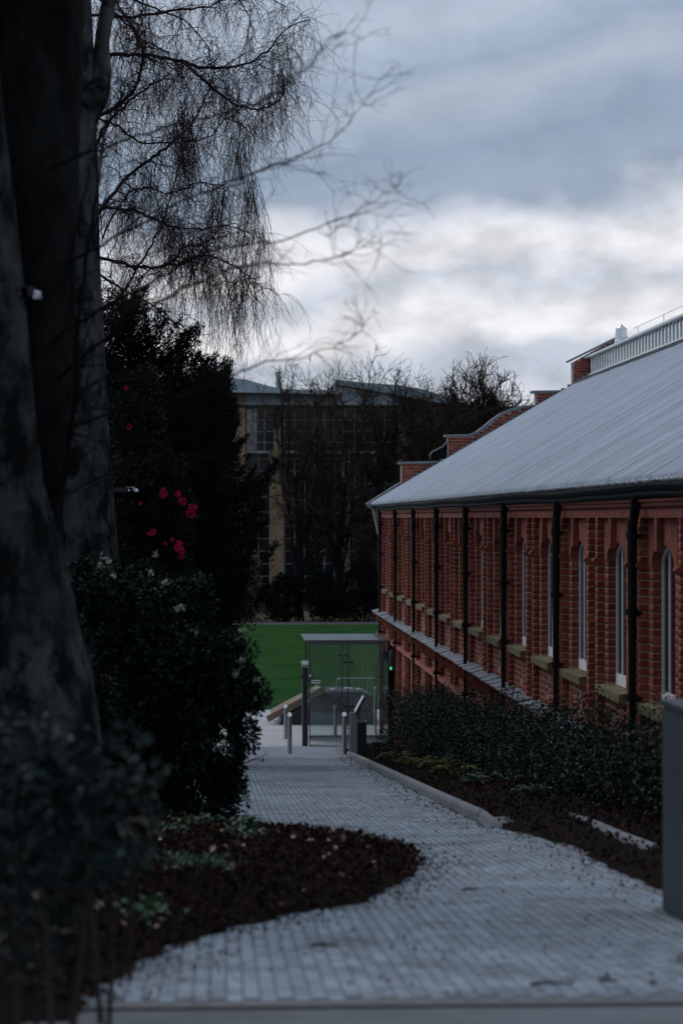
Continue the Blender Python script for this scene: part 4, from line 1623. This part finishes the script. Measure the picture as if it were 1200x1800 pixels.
for (pts, r0, r1) in main:
    dz = rng.normal(0, 1.0, len(pts)).cumsum() * .7
    dz -= dz[0]
    q = smooth_line([P(x, y_, ZB + dz[i]) - OB for i, (x, y_) in enumerate(pts)], 6)
    q[1:-1] += rng.normal(0, .012, (len(q) - 2, 3))
    rad = np.linspace(r0, r1, len(q)) * .66 * ZB / F
    big.tube(q, rad, 6)
    tan = np.gradient(q, axis=0)
    tan /= np.linalg.norm(tan, axis=1, keepdims=True)
    n = len(q)
    for k in range(int(n * .15), n):
        for _ in range(rng.integers(1, 3)):
            d = tan[k] * .6 + rng.normal(0, .75, 3)
            L_ = rng.uniform(.3, 1.0)
            w = wander(q[k], d, L_, 7, rng, .28, -.05)
            fine.tube(w, np.linspace(max(.007, rad[k] * .4), .003, len(w)), 4, cap=False)
            for _2 in range(rng.integers(3, 7)):
                k2 = int(rng.integers(1, len(w)))
                d2 = rng.normal(0, .7, 3)
                d2[2] -= .3
                w2 = wander(w[k2], d2, rng.uniform(.35, 1.25), 7, rng, .13, -.20)
                fine.tube(w2, np.linspace(.0042, .0018, len(w2)), 3, cap=False)
                if rng.random() < .75:
                    for _3 in range(rng.integers(1, 4)):
                        k3 = int(rng.integers(1, len(w2) - 1))
                        d3 = rng.normal(0, .55, 3)
                        d3[2] -= .5
                        w3 = wander(w2[k3], d3, rng.uniform(.2, .6), 4, rng, .12, -.2)
                        fine.tube(w3, np.linspace(.0028, .0014, len(w3)), 3, cap=False)
# long hanging strands
for (x, y0, y1, n) in ((322, 180, 330, 60), (420, 250, 370, 60), (440, 320, 480, 60), (395, 480, 640, 30), (365, 470, 655, 40), (415, 500, 665, 36), (432, 470, 655, 30), (330, 250, 400, 60), (300, 380, 490, 40), (250, 20, 140, 40),
                       (470, 180, 250, 26), (455, 410, 570, 26), (345, 430, 610, 26), (410, 150, 260, 36), (280, 130, 240, 36), (260, 290, 400, 36), (310, 480, 600, 18), (380, 330, 440, 40), (210, 380, 470, 24), (230, 480, 560, 18)):
    for _ in range(n):
        a = P(x + rng.normal(0, 11), y0 + rng.uniform(-20, 30), ZB + rng.normal(0, 1.6)) - OB
        L_ = (y1 - y0) * ZB / F * rng.uniform(.4, 1.05)
        w = wander(a, (rng.normal(0, .2), rng.normal(0, .2), -1), L_, 9, rng, .09, -.12)
        fine.tube(w, np.linspace(.0045, .0018, len(w)), 3, cap=False)
        for _2 in range(5):
            k2 = int(rng.integers(1, len(w)))
            w2 = wander(w[k2], (rng.normal(0, .5), rng.normal(0, .5), -.8), rng.uniform(.1, .35), 3, rng, .15, -.2)
            fine.tube(w2, np.linspace(.0026, .0014, len(w2)), 3, cap=False)
big.build('limb', 'twig', tb_, True)
fine.build('twigs', 'twig', tb_, kind='stuff')

# ------------------------------------------------------------------ evergreen shrubs and yews


def clump_cloud(n, blobs, rng, shell=.6):
    """points spread through overlapping lumps, thicker near the outside"""
    blobs = np.array(blobs, float)
    vol = (blobs[:, 3] * blobs[:, 4] * blobs[:, 5]) ** .75
    k = rng.choice(len(blobs), n, p=vol / vol.sum())
    d = rng.normal(size=(n, 3))
    d /= np.linalg.norm(d, axis=1, keepdims=True)
    r = rng.random(n) ** (1 / 3.0) * (1 - shell) + shell * (1 - np.abs(rng.normal(0, .13, n)))
    return blobs[k, :3] + d * r[:, None] * blobs[k, 3:6], d


def stems(root, base, tips, r0, m, rng, name='stem', jit=.12):
    for t in tips:
        q = smooth_line([base + rng.normal(0, .05, 3) * [1, 1, 0], (base * .6 + np.array(t) * .4) + rng.normal(0, jit, 3), (base * .25 + np.array(t) * .75) + rng.normal(0, jit, 3), t], 4)
        MB().tube(q, np.linspace(r0, r0 * .25, len(q)), 6).build(name, m, root, True)


def shrub(name, lab, cat, px_blobs, Z, base_px, leaf_n, leaf_s, lm, seed, stem_m='dark_bark', stem_r=.03, aspect=.42, nstem=6, zdepth=.8, sub=26, group=None, up=.5, stem_name='stem', core=.72, reach=.92):
    rng = np.random.default_rng(seed)
    b0 = on_ground(*base_px)
    b0 = np.array([at(base_px[0], 910, Z)[0], Z, float(G(Z))])
    root = empty(name, tuple(b0), lab, cat, group)
    blobs = []
    for (x, y_, rx, ry, dz) in px_blobs:
        c = at(x, y_, Z + dz) - b0
        R = np.array([rx * Z / F, zdepth * (rx + ry) / 2 * Z / F, ry * Z / F])
        for _ in range(sub):
            d = rng.normal(size=3)
            d /= np.linalg.norm(d)
            s = rng.uniform(.18, .36)
            p = c + d * R * rng.uniform(.55, reach)
            blobs.append([*p, *(R * s * rng.uniform(.8, 1.25, 3))])
        blobs.append([*c, *(R * core)])
    pos, d = clump_cloud(leaf_n, blobs, rng)
    gz = G(pos[:, 1] + b0[1]) - b0[2]
    pos, d = pos[pos[:, 2] > gz + .04], d[pos[:, 2] > gz + .04]
    leaves('foliage', pos, leaf_s, lm, root, up=up, aspect=aspect, rng=rng, along=d)
    if nstem:
        tips = [blobs[int(k)][:3] for k in rng.choice(len(blobs), nstem)]
        stems(root, np.zeros(3), [np.array(t) for t in tips], stem_r, stem_m, rng, stem_name)
    return root, b0, pos


# laurel beside the path
la, lab0, lpos = shrub('laurel_bush', 'large dark laurel bush with pale flower buds beside the path', 'bush',
                       [(215, 1075, 95, 95, .3), (310, 1120, 105, 110, 0), (400, 1180, 70, 80, 0), (300, 1260, 125, 130, 0), (385, 1300, 62, 110, .1), (425, 1225, 42, 38, 0),
                        (330, 1390, 100, 80, 0), (395, 1395, 40, 55, 0), (210, 1240, 110, 130, .4), (340, 1050, 40, 40, 0.2), (170, 1030, 60, 55, .6)],
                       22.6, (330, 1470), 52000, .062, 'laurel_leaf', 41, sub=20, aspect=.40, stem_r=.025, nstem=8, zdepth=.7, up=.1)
rng = np.random.default_rng(77)
for (px, py) in ((275, 975), (265, 1005), (312, 1070), (175, 995), (290, 1025), (318, 1068), (415, 1185), (425, 1110), (450, 1195), (365, 1150), (428, 1160), (190, 985), (200, 1012), (345, 1110)):
    c = at(px, py, 22.3) - lab0
    q = c + rng.normal(0, .014, (26, 3))
    leaves('flower_bud', q, .028, 'pale_bud', la, up=1.0, aspect=.6, rng=rng)
MB().tube([at(420, 1345, 22.4) - lab0, at(455, 1332, 22.3) - lab0, at(468, 1325, 22.3) - lab0], [.006, .005, .003], 5).build('twig', 'twig_wood', la)
leaves('leaf_spray', np.array([at(x, y_, 22.3) - lab0 for x, y_ in ((452, 1335), (462, 1330), (466, 1322), (470, 1328), (455, 1342), (445, 1350), (460, 1338))]), .05, 'laurel_leaf', la, aspect=.35, rng=rng)

# foreground shrub, out of focus
fs, fs0, fpos = shrub('foreground_shrub', 'blurred blue green shrub on pale stems at the bottom left corner', 'bush',
                      [(70, 1370, 120, 90, 0), (180, 1385, 95, 70, .1), (110, 1450, 140, 95, 0), (215, 1450, 65, 80, .1), (20, 1500, 90, 120, -.1), (160, 1520, 80, 60, 0), (40, 1290, 70, 50, 0), (60, 1620, 80, 70, 0)],
                      8.4, (110, 1830), 4300, .036, 'teal_leaf', 51, sub=18, nstem=0, zdepth=.9, aspect=.6, up=.1, core=.45, reach=1.35)
rng = np.random.default_rng(52)
for (x0, y0, x1, y1, r) in ((30, 1880, 36, 1480, 7), (58, 1880, 85, 1520, 5), (120, 1880, 152, 1430, 8), (178, 1800, 150, 1440, 6), (228, 1720, 236, 1470, 6), (95, 1880, 70, 1460, 6), (190, 1830, 195, 1500, 5), (0, 1870, 10, 1500, 6)):
    a, b = at(x0, y0, 8.4 + rng.normal(0, .15)) - fs0, at(x1, y1, 8.4 + rng.normal(0, .15)) - fs0
    mid = (a + b) / 2 + rng.normal(0, .012, 3)
    MB().tube(smooth_line([a, mid, b], 5), np.linspace(r, r * .7, 11) * 8.4 / F, 7).build('stem', 'twig_wood', fs, True)

# rhododendron with red flowers
rh, rh0, _ = shrub('rhododendron', 'rhododendron bush with bright red flower heads behind the beech trunk', 'bush',
                   [(250, 800, 75, 110, 0), (290, 900, 80, 90, 0), (250, 960, 90, 80, 0), (240, 700, 50, 70, 0), (300, 1000, 60, 60, 0), (240, 1090, 90, 110, .4)],
                   37.0, (260, 1260), 30000, .085, 'rhodo_leaf', 61, sub=18, aspect=.33, nstem=6, stem_r=.04)
rng = np.random.default_rng(62)
for (px, py, s) in ((288, 865, 1.1), (286, 872, .8), (313, 869, .9), (322, 881, 1.0), (340, 893, 1.1), (335, 902, 1.2), (268, 935, .9), (262, 938, .6), (303, 949, .6), (315, 957, 1.0), (318, 968, 1.0), (319, 978, .8), (228, 750, .7), (222, 683, .5), (290, 955, .5), (247, 885, .5), (312, 962, 1.0)):
    c = at(px, py, 36.0 + rng.normal(0, .08)) - rh0
    d = rng.normal(size=(70, 3))
    d /= np.linalg.norm(d, axis=1, keepdims=True)
    leaves('flower_head', c + d * .030 * s, .038 * s, 'red_petal', rh, up=.2, aspect=.8, rng=rng, along=d * 1.2)


def yew(lab, Z, base_px, top_px, prof, n_br, seed, leaf_n_per=120, ls=.07):
    """prof: (py, left px, right px) outline as seen from the path; sprays leave a central trunk and rise at their ends"""
    rng = np.random.default_rng(seed)
    b0 = np.array([at(base_px, 910, Z)[0], Z, float(G(Z))])
    root = empty('yew_tree', tuple(b0), lab, 'tree')
    top_p = at(base_px + (top_px[0] - base_px), top_px[1], Z) - b0
    q = smooth_line([(0, 0, -.1), (0.05, 0, top_p[2] * .35), (top_p[0] * .5, 0, top_p[2] * .7), tuple(top_p)], 6)
    MB().tube(q, np.linspace(.22, .03, len(q)), 10).build('trunk', 'dark_bark', root, True)
    prof = np.array(prof, float)
    pts, al = [], []
    br = MB()
    for _ in range(n_br):
        py = rng.uniform(prof[0, 0], prof[-1, 0])
        l, r = np.interp(py, prof[:, 0], prof[:, 1]), np.interp(py, prof[:, 0], prof[:, 2])
        cxp = np.interp(py, [top_px[1], 1400], [top_px[0], base_px])
        az = rng.uniform(0, 2 * math.pi)
        half_w = (r - cxp) if math.cos(az) > 0 else (cxp - l)
        zdep = (r - l) / 2
        ext = np.array([math.cos(az) * half_w, math.sin(az) * zdep]) * Z / F * rng.uniform(.55, 1.03) * (1.16 if rng.random() < .16 else 1.0)
        tip = at(cxp, py, Z) - b0 + np.array([ext[0], ext[1], 0])
        L_ = np.hypot(*ext)
        start = np.array([(cxp - base_px) * Z / F * .9, 0, max(.2, tip[2] - L_ * .45)])
        mid = start * .45 + tip * .55 + np.array([0, 0, -.10 * L_])
        q = smooth_line([start, mid, tip], 6)
        br.tube(q, np.linspace(.035, .008, len(q)), 4, cap=False)
        m = int(leaf_n_per * (.35 + L_ * .8))
        t = rng.random(m) ** .7
        k = (t * (len(q) - 1)).astype(int)
        d = np.gradient(q, axis=0)[k]
        d /= np.linalg.norm(d, axis=1, keepdims=True) + 1e-9
        w = (.08 + .27 * L_ * (1 - t * .9))[:, None]
        off = rng.normal(0, 1, (m, 3)) * w * np.array([1, 1, .55])
        pts.append(q[k] + off)
        al.append(d * .8 + np.array([0, 0, .25]))
        tn = int(70 + 50 * L_)
        tt = np.linspace(0, 1, tn)[:, None]
        pts.append(tip + rng.normal(0, 1, (tn, 3)) * (.075 * (1 - .75 * tt)) + tt * .5 * (d[-1] * .55 + np.array([0, 0, .6])))
        al.append(np.tile(d[-1] * .6 + np.array([0, 0, .6]), (tn, 1)))
    br.build('branch', 'dark_bark', root)
    leaves('foliage', np.concatenate(pts), ls, 'yew_leaf', root, up=.3, aspect=.35, rng=rng, along=np.concatenate(al))
    return root


yew('tall dark yew with ragged top behind the red rhododendron', 46.0, 240, (225, 535),
    [(535, 205, 240), (570, 190, 262), (600, 180, 345), (640, 160, 345), (700, 140, 385), (780, 120, 405), (860, 110, 420), (950, 110, 430), (1050, 120, 420), (1150, 130, 400), (1300, 150, 360)], 520, 71, 200, .075)
yew('broad dark yew leaning towards the far glass building', 52.0, 350, (378, 655),
    [(655, 365, 392), (690, 330, 396), (750, 300, 404), (800, 290, 412), (838, 280, 472), (880, 280, 470), (930, 280, 462), (960, 280, 440), (1020, 290, 420), (1100, 300, 405), (1250, 300, 390)], 430, 72, 200, .08)

# unseen evergreens around the camera, added to shade the near ground and wall
for i, (x, y_, h, w, lab) in enumerate(((-4.4, 8, 10, 2.7, 'unseen tall evergreen added for shade beside the photographer'), (-4.9, 16, 11, 2.8, 'unseen tall evergreen added for shade left of the near beech'),
                                        (-5.6, 25, 11, 3.0, 'unseen tall evergreen added for shade left of the laurel bush'), (-6.4, 33, 11, 3.2, 'unseen tall evergreen added for shade left of the straight beech'),
                                        (-7.2, 42, 12, 3.4, 'unseen tall evergreen added for shade left of the birch'), (6.5, 3, 8, 3.0, 'unseen tall evergreen added for shade right of the photographer'), (-3.5, -4, 10, 3.6, 'unseen tall evergreen added for shade behind the photographer'))):
    rng = np.random.default_rng(90 + i)
    root = empty('shade_evergreen', (x, y_, float(G(y_))), lab, 'tree')
    MB().tube([(0, 0, -.1), (.1, 0, h * .5), (0, .1, h * .95)], [.25, .15, .03], 8).build('trunk', 'dark_bark', root, True)
    blobs = []
    for _ in range(80):
        t = rng.uniform(.03, .98)
        rr = w * (1 - t) ** .6 * rng.uniform(.3, .8)
        a = rng.uniform(0, 6.28)
        blobs.append([math.cos(a) * rr, math.sin(a) * rr, h * t, .9, .9, .8])
    pos, d = clump_cloud(15000, blobs, rng)
    pos = pos[pos[:, 2] > .1]
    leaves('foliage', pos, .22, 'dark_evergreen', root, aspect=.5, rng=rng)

# ------------------------------------------------------------------ hedge, ferns
hd = empty('hedge', (4.0, 36, 0), 'glossy dark evergreen hedge along the foot of the brick hall', 'hedge')
H0 = np.array([4.0, 36, 0])
rng = np.random.default_rng(83)
blobs = []
for y_ in np.arange(17.0, 52.5, .30):
    g = float(G(y_))
    hgt = np.interp(y_, [17, 24, 36, 46, 50, 52.5], [1.08, 1.04, 1.18, 1.40, 1.45, 1.2])
    for _ in range(5):
        x = rng.uniform(3.55, 4.25)
        z = g + rng.uniform(.25, hgt - .18)
        if rng.random() < .06:
            z = g + hgt + rng.uniform(-.16, .0)
        blobs.append([x, y_ + rng.uniform(-.2, .2), z, rng.uniform(.16, .34), rng.uniform(.2, .36), rng.uniform(.16, .32)])
blobs = np.array(blobs)
pos, d = clump_cloud(105000, blobs, rng, .45)
sp_ = rng.integers(0, len(pos), 2600)
pos = np.concatenate([pos, pos[sp_] + np.column_stack([rng.normal(0, .07, 2600), rng.normal(0, .07, 2600), np.abs(rng.normal(0, .07, 2600))])])
pos = pos[(pos[:, 0] < 4.5) & (pos[:, 2] > G(pos[:, 1]) + .12)]
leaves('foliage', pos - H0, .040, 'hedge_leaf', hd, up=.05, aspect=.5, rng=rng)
for y_ in np.arange(17.2, 52, .75):
    g = float(G(y_))
    a = np.array([3.85 + rng.normal(0, .12), y_, g - .03])
    MB().tube(smooth_line([a - H0, a + [rng.normal(0, .06), rng.normal(0, .08), .45] - H0, a + [rng.normal(0, .15), rng.normal(0, .2), .95] - H0], 4), np.linspace(.022, .007, 9), 5).build('stem', 'dark_bark', hd)


def fern(px, py, s, lab, m='fern_leaf'):
    c = on_ground(px, py, up=.10)
    root = empty('fern', tuple(c), lab, 'fern', 'ferns in the right bed')
    r = np.random.default_rng(int(px * 7 + py))
    for k in range(9):
        a = r.uniform(0, 6.28)
        d = np.array([math.cos(a), math.sin(a), 0])
        q = smooth_line([np.zeros(3), d * s * .35 + [0, 0, s * .55], d * s * .8 + [0, 0, s * .62], d * s * 1.1 + [0, 0, s * .40]], 7)
        n = len(q)
        pp, al = [], []
        sd = np.array([-d[1], d[0], 0])
        for i in range(3, n):
            for sg in (-1, 1):
                pp.append(q[i])
                al.append(sd * sg * 3 + d * 1.2)
        o = leaves('frond', np.array(pp), s * .30, m, root, up=1.2, aspect=.22, rng=r, along=np.array(al), spread=.5)


fern(700, 1345, .32, 'green fern nearest the lectern in the right bed')
fern(735, 1352, .30, 'yellow green fern second from the lectern')
fern(772, 1362, .34, 'yellowish fern in front of the hedge above mid kerb')
fern(800, 1372, .30, 'yellowish fern right of the brightest one by the kerb')
fern(850, 1385, .26, 'dark green fern under the hedge right of the others', 'weed_leaf')
fern(940, 1405, .22, 'small dark fern under the hedge near the kerb stones', 'weed_leaf')

# ------------------------------------------------------------------ far edge of the lawn: shrubs, bare trees, buildings


def far_shrub(px, py_top, wpx, Z, lm, seed, lab, n=5000, ls=.22, cat='bush', name='far_shrub', stems_n=0):
    rng = np.random.default_rng(seed)
    b0 = np.array([at(px, 910, Z)[0], at(px, 910, Z)[1], 0.0])
    root = empty(name, tuple(b0), lab, cat)
    h = PLAZA + (910 - py_top) * Z / F
    w = wpx * Z / F / 2
    blobs = []
    for _ in range(26):
        t = rng.uniform(.05, .9)
        a, r = rng.uniform(0, 6.28), rng.uniform(.1, .85) * w * math.sqrt(1.02 - t ** 2)
        blobs.append([math.cos(a) * r, math.sin(a) * r * .6, h * t, w * .3, w * .3, h * .14])
    pos, d = clump_cloud(n, blobs, rng, .45)
    ok = pos[:, 2] > .02
    pos, d = pos[ok], d[ok]
    leaves('foliage', pos, ls, lm, root, up=.3, aspect=.45, rng=rng, along=d)
    MB().tube([(0, 0, -.1), (.05, 0, h * .4), (0, .1, h * .75)], [.10, .07, .02], 6).build('stem', 'dark_bark', root)


far_shrub(330, 960, 170, 147, 'dark_evergreen', 201, 'dark evergreen shrub at the lawn edge behind the yews')
far_shrub(440, 975, 95, 147.5, 'pale_brush', 202, 'pale brown brushy shrub beside the sandstone pier', 5200, .20)
far_shrub(500, 1010, 110, 147, 'dark_evergreen', 203, 'low dark evergreen shrub beneath the narrow sandstone pier')
far_shrub(570, 1000, 120, 147.5, 'dark_evergreen', 204, 'dark evergreen shrub in the middle of the far lawn edge')
far_shrub(640, 985, 110, 147, 'dark_evergreen', 205, 'dark evergreen shrub touching the brick hall corner')
far_shrub(700, 850, 120, 150, 'brown_shrub', 206, 'rusty brown beech bush left of the gable step', 8000, .20)
far_shrub(640, 900, 90, 151, 'brown_shrub', 207, 'dim brown bush behind the dark shrubs near the hall corner', 6000, .2)
far_shrub(770, 960, 160, 149, 'dark_evergreen', 208, 'dark evergreen shrub hidden mostly by the brick hall')
far_shrub(400, 1015, 90, 146.8, 'dark_evergreen', 209, 'low dark evergreen shrub left of the pale brushy shrub')

dp_ = []
rng = np.random.default_rng(301)
for px in (430, 437, 521, 527, 545, 556, 562, 569, 576, 580, 592, 600, 607, 612, 630, 636, 642):
    c = np.array([at(px, 910, 143.2)[0], 143.2 + rng.normal(0, .4), .30])
    for _ in range(3):
        dp_.append(c + rng.normal(0, .06, 3))
leaves('daffodils', np.repeat(np.array(dp_), 3, 0), .055, 'daffodil', None, up=.4, aspect=.8, rng=rng, kind='stuff', label='yellow daffodils dotted along the far edge of the lawn', category='flowers')


def bare_tree(px, Z, py_top, spread_px, seed, lab, m='far_twig', thick=.32, fork=.25, density=1.0, fine_r=.020):
    """trunk, limbs and twigs filling a rounded crown"""
    rng = np.random.default_rng(seed)
    b0 = np.array([at(px, 910, Z)[0], at(px, 910, Z)[1], 0.0])
    root = empty('bare_tree', tuple(b0), lab, 'tree')
    H = PLAZA + (910 - py_top) * Z / F
    R = spread_px * Z / F / 2
    trunk, fine = MB(), Twigs()
    hf = H * fork
    q = smooth_line([(0, 0, -.2), (rng.normal(0, .1), 0, hf * .5), (rng.normal(0, .15), rng.normal(0, .1), hf), (rng.normal(0, .3), rng.normal(0, .3), H * .6)], 5)
    trunk.tube(q, np.linspace(thick, thick * .45, len(q)), 8)
    nl = int(9 * density) + 3
    for i in range(nl):
        a = 2 * math.pi * (i + rng.uniform(-.3, .3)) / nl * 1.618
        st = q[int(rng.integers(len(q) // 3, len(q)))]
        el = rng.uniform(.25, 1.35)
        tgt = np.array([math.cos(a) * R * math.cos(el) * .9, math.sin(a) * R * math.cos(el) * .9, hf + (H - hf) * (.12 + .84 * math.sin(el))])
        mid = st * .5 + tgt * .5 + np.array([math.cos(a), math.sin(a), .3]) * R * .12 + rng.normal(0, .3, 3)
        l = smooth_line([st, mid, tgt], 7)
        l[1:-1] += rng.normal(0, .06, (len(l) - 2, 3))
        lr = np.linspace(thick * .42, .03, len(l))
        trunk.tube(l, lr, 5)
        for j in range(int(8 * density) + 3):
            k = int(rng.integers(3, len(l)))
            d = (l[k] - l[k - 1])
            d = d / np.linalg.norm(d) + rng.normal(0, .7, 3) + np.array([0, 0, .05])
            L2 = rng.uniform(.12, .30) * (H - hf)
            w = wander(l[k], d, L2 * .8, 7, rng, .2, .03)
            fine.tube(w, np.linspace(max(lr[k] * .45, .035), .015, len(w)), 4, cap=False)
            for j2 in range(int(7 * density) + 2):
                k2 = int(rng.integers(2, len(w)))
                d2 = (w[k2] - w[k2 - 1])
                d2 = d2 / np.linalg.norm(d2) + rng.normal(0, .6, 3) + np.array([0, 0, .1])
                w2 = wander(w[k2], d2, L2 * rng.uniform(.2, .45), 4, rng, .22, .03)
                fine.tube(w2, np.linspace(.017, .010, len(w2)) * fine_r / .02, 3, cap=False)
                for j3 in range(2):
                    k3 = int(rng.integers(1, len(w2)))
                    w3 = wander(w2[k3], (w2[k3] - w2[k3 - 1]) + rng.normal(0, .1, 3), L2 * rng.uniform(.1, .2), 3, rng, .2, .02)
                    fine.tube(w3, np.linspace(.011, .008, len(w3)) * fine_r / .02, 3, cap=False)
    trunk.build('trunk', 'dark_bark', root, True)
    fine.build('crown', m, root)


bare_tree(526, 149, 668, 175, 401, 'bare tree whose trunk stands right of the narrow sandstone pier', density=1.05)
bare_tree(600, 151, 690, 190, 402, 'wide bare tree in front of the dark glazing', density=1.15)
bare_tree(665, 153, 672, 170, 403, 'bare tree reaching the raised roof block behind', density=1.2)
bare_tree(740, 152, 690, 170, 404, 'brownish bare tree above the lowest gable step', density=1.5)
bare_tree(835, 155, 677, 165, 405, 'round headed bare tree against the sky above the curved gable', density=1.9, thick=.36, fine_r=.026)
bare_tree(788, 156, 688, 150, 409, 'dense bare tree between the brownish tree and the round headed one', density=1.4, fine_r=.026)
bare_tree(905, 158, 720, 120, 406, 'small bare tree at the right end of the far trees', density=1.0)
bare_tree(560, 156, 720, 170, 407, 'bare tree set back between the wide trees', density=.8)
bare_tree(430, 150, 800, 120, 408, 'low bare tree in front of the broad sandstone pier', density=.3, thick=.14)

# --- university building of sandstone and glass
ZU = 176.0
ub = empty('glass_building', tuple(on_y(500, 910, ZU) * np.array([1, 1, 0])), 'modern sandstone and glass building with low metal roof behind bare trees', 'building')
UO = np.array(ub.location)


def U(px, py, dy=0):
    p = on_y(px, py, ZU + dy)
    return p[0] - UO[0], p[2]


def ubox(x0, x1, y0, y1, d0, d1, name, m, parent=None):
    a, zt = U(x0, y0)
    b, zb = U(x1, y1)
    return MB().box(a, b, d0, d1, zb, zt).build(name, m, parent or ub)


zero_py = 910 + PLAZA * F / ZU
ubox(250, 980, 712, zero_py, 1.2, 14, 'core_wall', 'dark_metal')
for (a, b, t_, d) in ((398, 414, 700, -.6), (412, 431, 686, -.3), (404, 431, 716, -.9), (473, 498, 792, -1.1), (481, 497, 752, -.5), (600, 614, 800, -.6), (700, 716, 690, -.5), (330, 350, 700, -.5), (800, 820, 720, -.5)):
    ubox(a, b, t_, zero_py, d, 1.19 + d * .01, 'sandstone_pier', 'sandstone')
# clad band under the eaves: upright panels
for i in range(24):
    x = 432 + i * 11.2
    if 690 < x < 716:
        continue
    ubox(x, x + 10.6, 690, 709, -.10 - .04 * (i % 2), 1.18, 'cladding_panel', 'metal_clad')
for i in range(8):
    x = 300 + i * 11.6
    ubox(x, x + 11, 690, 712, -.10 - .04 * (i % 2), 1.18, 'cladding_panel', 'metal_clad')
ubox(300, 700, 709.3, 713, -1.2, 1.17, 'soffit', 'slab_white')
ubox(432, 473, 793, 797, -.5, 1.16, 'floor_slab', 'slab_white')
ubox(499, 700, 793, 797, -.4, 1.16, 'floor_slab', 'slab_white')
ubox(499, 760, 900, 903, -.3, 1.155, 'floor_slab', 'slab_white')
# glazing: bays of panes behind mullions
cols_a = [432, 447, 464, 481]
cols = [499 + 17.6 * i for i in range(17)]
rows1 = [717, 738, 758, 777, 792.6]
rows2 = [797.5, 806, 828, 850, 873, 899.6]
rows3 = [903.4, 925, 947, 969, 991, 1013, 1040]


def bay(cs, rs, d, glass='far_glass'):
    for i in range(len(cs) - 1):
        wf = MB()
        x0, x1 = cs[i], cs[i + 1]
        a, zt = U(x0, rs[0])
        b, zb = U(x1, rs[-1])
        wf.box(a, a + .10, d - .12, d + .1, zb, zt)
        for y_ in rs:
            z = U(x0, y_)[1]
            wf.box(a + .101, b - .001, d - .09, d + .1, z - .045, z + .045)
        fr = wf.build('window', 'mullion', ub)
        for y0, y1 in zip(rs[:-1], rs[1:]):
            z1, z0 = U(x0, y0)[1] - .05, U(x0, y1)[1] + .05
            MB().box(a + .105, b - .005, d, d + .03, z0, z1).build('pane', glass, fr)


bay(cols_a, rows1, .4)
bay([432, 443, 452], [718, 739, 761, 780, 792], .15, 'clear_far_glass')
bay([432, 453, 473], rows2 + [925, 947, 969, 991, 1013, 1040], .3)
bay(cols, rows1, .6)
bay(cols, rows2, .5)
bay(cols, rows3, .5)
bay([300, 322, 345, 366, 388, 404], [720, 740, 760, 780, 800, 830, 860, 890, 930, 970, 1010], .4)
rf = MB()
pr_ = [U(300, 668), U(400, 666), U(436, 671), U(470, 681), U(500, 687), U(560, 688), U(600, 690), U(600, 696), U(300, 690)]
rf.prism(pr_[::-1], 'y', -2.2, 12)
rf.build('roof', 'metal_clad', ub)
up_ = MB()
up_.prism([U(588, 669), U(640, 674), U(700, 678), U(745, 686), U(790, 702), U(830, 716), U(830, 720), U(588, 676)][::-1], 'y', -1.0, 12)
rf2 = up_.build('roof', 'metal_clad', ub)
for i in range(5):
    x = 592 + i * 13
    ubox(x, x + 12, 677 + i * .6, 709, -.02, 1.1, 'clerestory_pane', 'clear_far_glass')
ubox(588, 591.6, 676, 709, -.3, 1.1, 'clerestory_post', 'metal_clad')
ubox(657, 700, 683, 709, .0, 1.1, 'clerestory_wall', 'metal_clad')
fa, fz = U(490.5, 650)
MB().lathe([(.2, U(490, 690)[1]), (.2, fz - .25), (.24, fz - .24), (.24, fz)], fa, 2.0, 12).build('flue', 'flue_green', ub)

# --- brick house with chimneys beyond the round tree
ZH = 190.0
ho = empty('brick_house', tuple(on_y(850, 910, ZH) * np.array([1, 1, 0])), 'brick house with two tall chimney stacks behind the round headed tree', 'house')
HH = np.array(ho.location)


def V(px, py):
    p = on_y(px, py, ZH)
    return p[0] - HH[0], p[2]


a, z = V(715, 745)
b, _ = V(960, 745)
MB().box(a, b, 0, 9, 0, z).build('wall', 'house_brick', ho)
rfh = MB().prism([(-.4, z), (4.5, z + 1.6), (9.4, z)], 'x', a - .3, b + .3).build('roof', 'slate_roof', ho)
for x in (842, 872):
    c0, zt = V(x - 6, 705)
    c1, _ = V(x + 6, 705)
    ck = MB().box(c0, c1, 3.6, 4.6, z + .5, zt).box(c0 - .06, c1 + .06, 3.5, 4.7, zt - .35, zt - .2).build('chimney', 'house_brick', rfh)
    for k in range(2):
        MB().lathe([(.14, zt), (.11, zt + .4)], c0 + .15 + k * .27, 4.1, 8).build('chimney_pot', 'house_brick', ck) if False else None
for (x0, x1, y0, y1) in ((724, 734, 755, 778), (742, 752, 755, 778), (760, 770, 757, 780), (724, 734, 800, 825), (742, 752, 800, 825), (790, 800, 757, 780)):
    q0, zt = V(x0, y0)
    q1, zb = V(x1, y1)
    wn = MB().box(q0 - .06, q1 + .06, -.04, .02, zb - .06, zt + .06).build('window', 'white_frame', ho)
    MB().box(q0, q1, -.05, -.041, zb, zt).build('pane', 'clear_far_glass', wn)

# a wood behind everything, far off
for _i, (_px, _t) in enumerate(((-620, 780), (-330, 740), (-60, 760))):
    far_shrub(_px, _t, 330, 175 + 8 * _i, 'dark_evergreen', 520 + _i, ['far dark trees farthest left beyond the lawn', 'far dark trees left beyond the lawn', 'far dark trees beyond the lawn behind the beech trunks'][_i], 9000, .55, 'trees', 'far_wood')
far_shrub(180, 860, 420, 230, 'dark_evergreen', 501, 'far dark wood left of the glass building', 9000, .5, 'trees', 'far_wood')
far_shrub(1000, 850, 500, 240, 'dark_evergreen', 502, 'far dark wood behind the brick hall', 9000, .5, 'trees', 'far_wood')
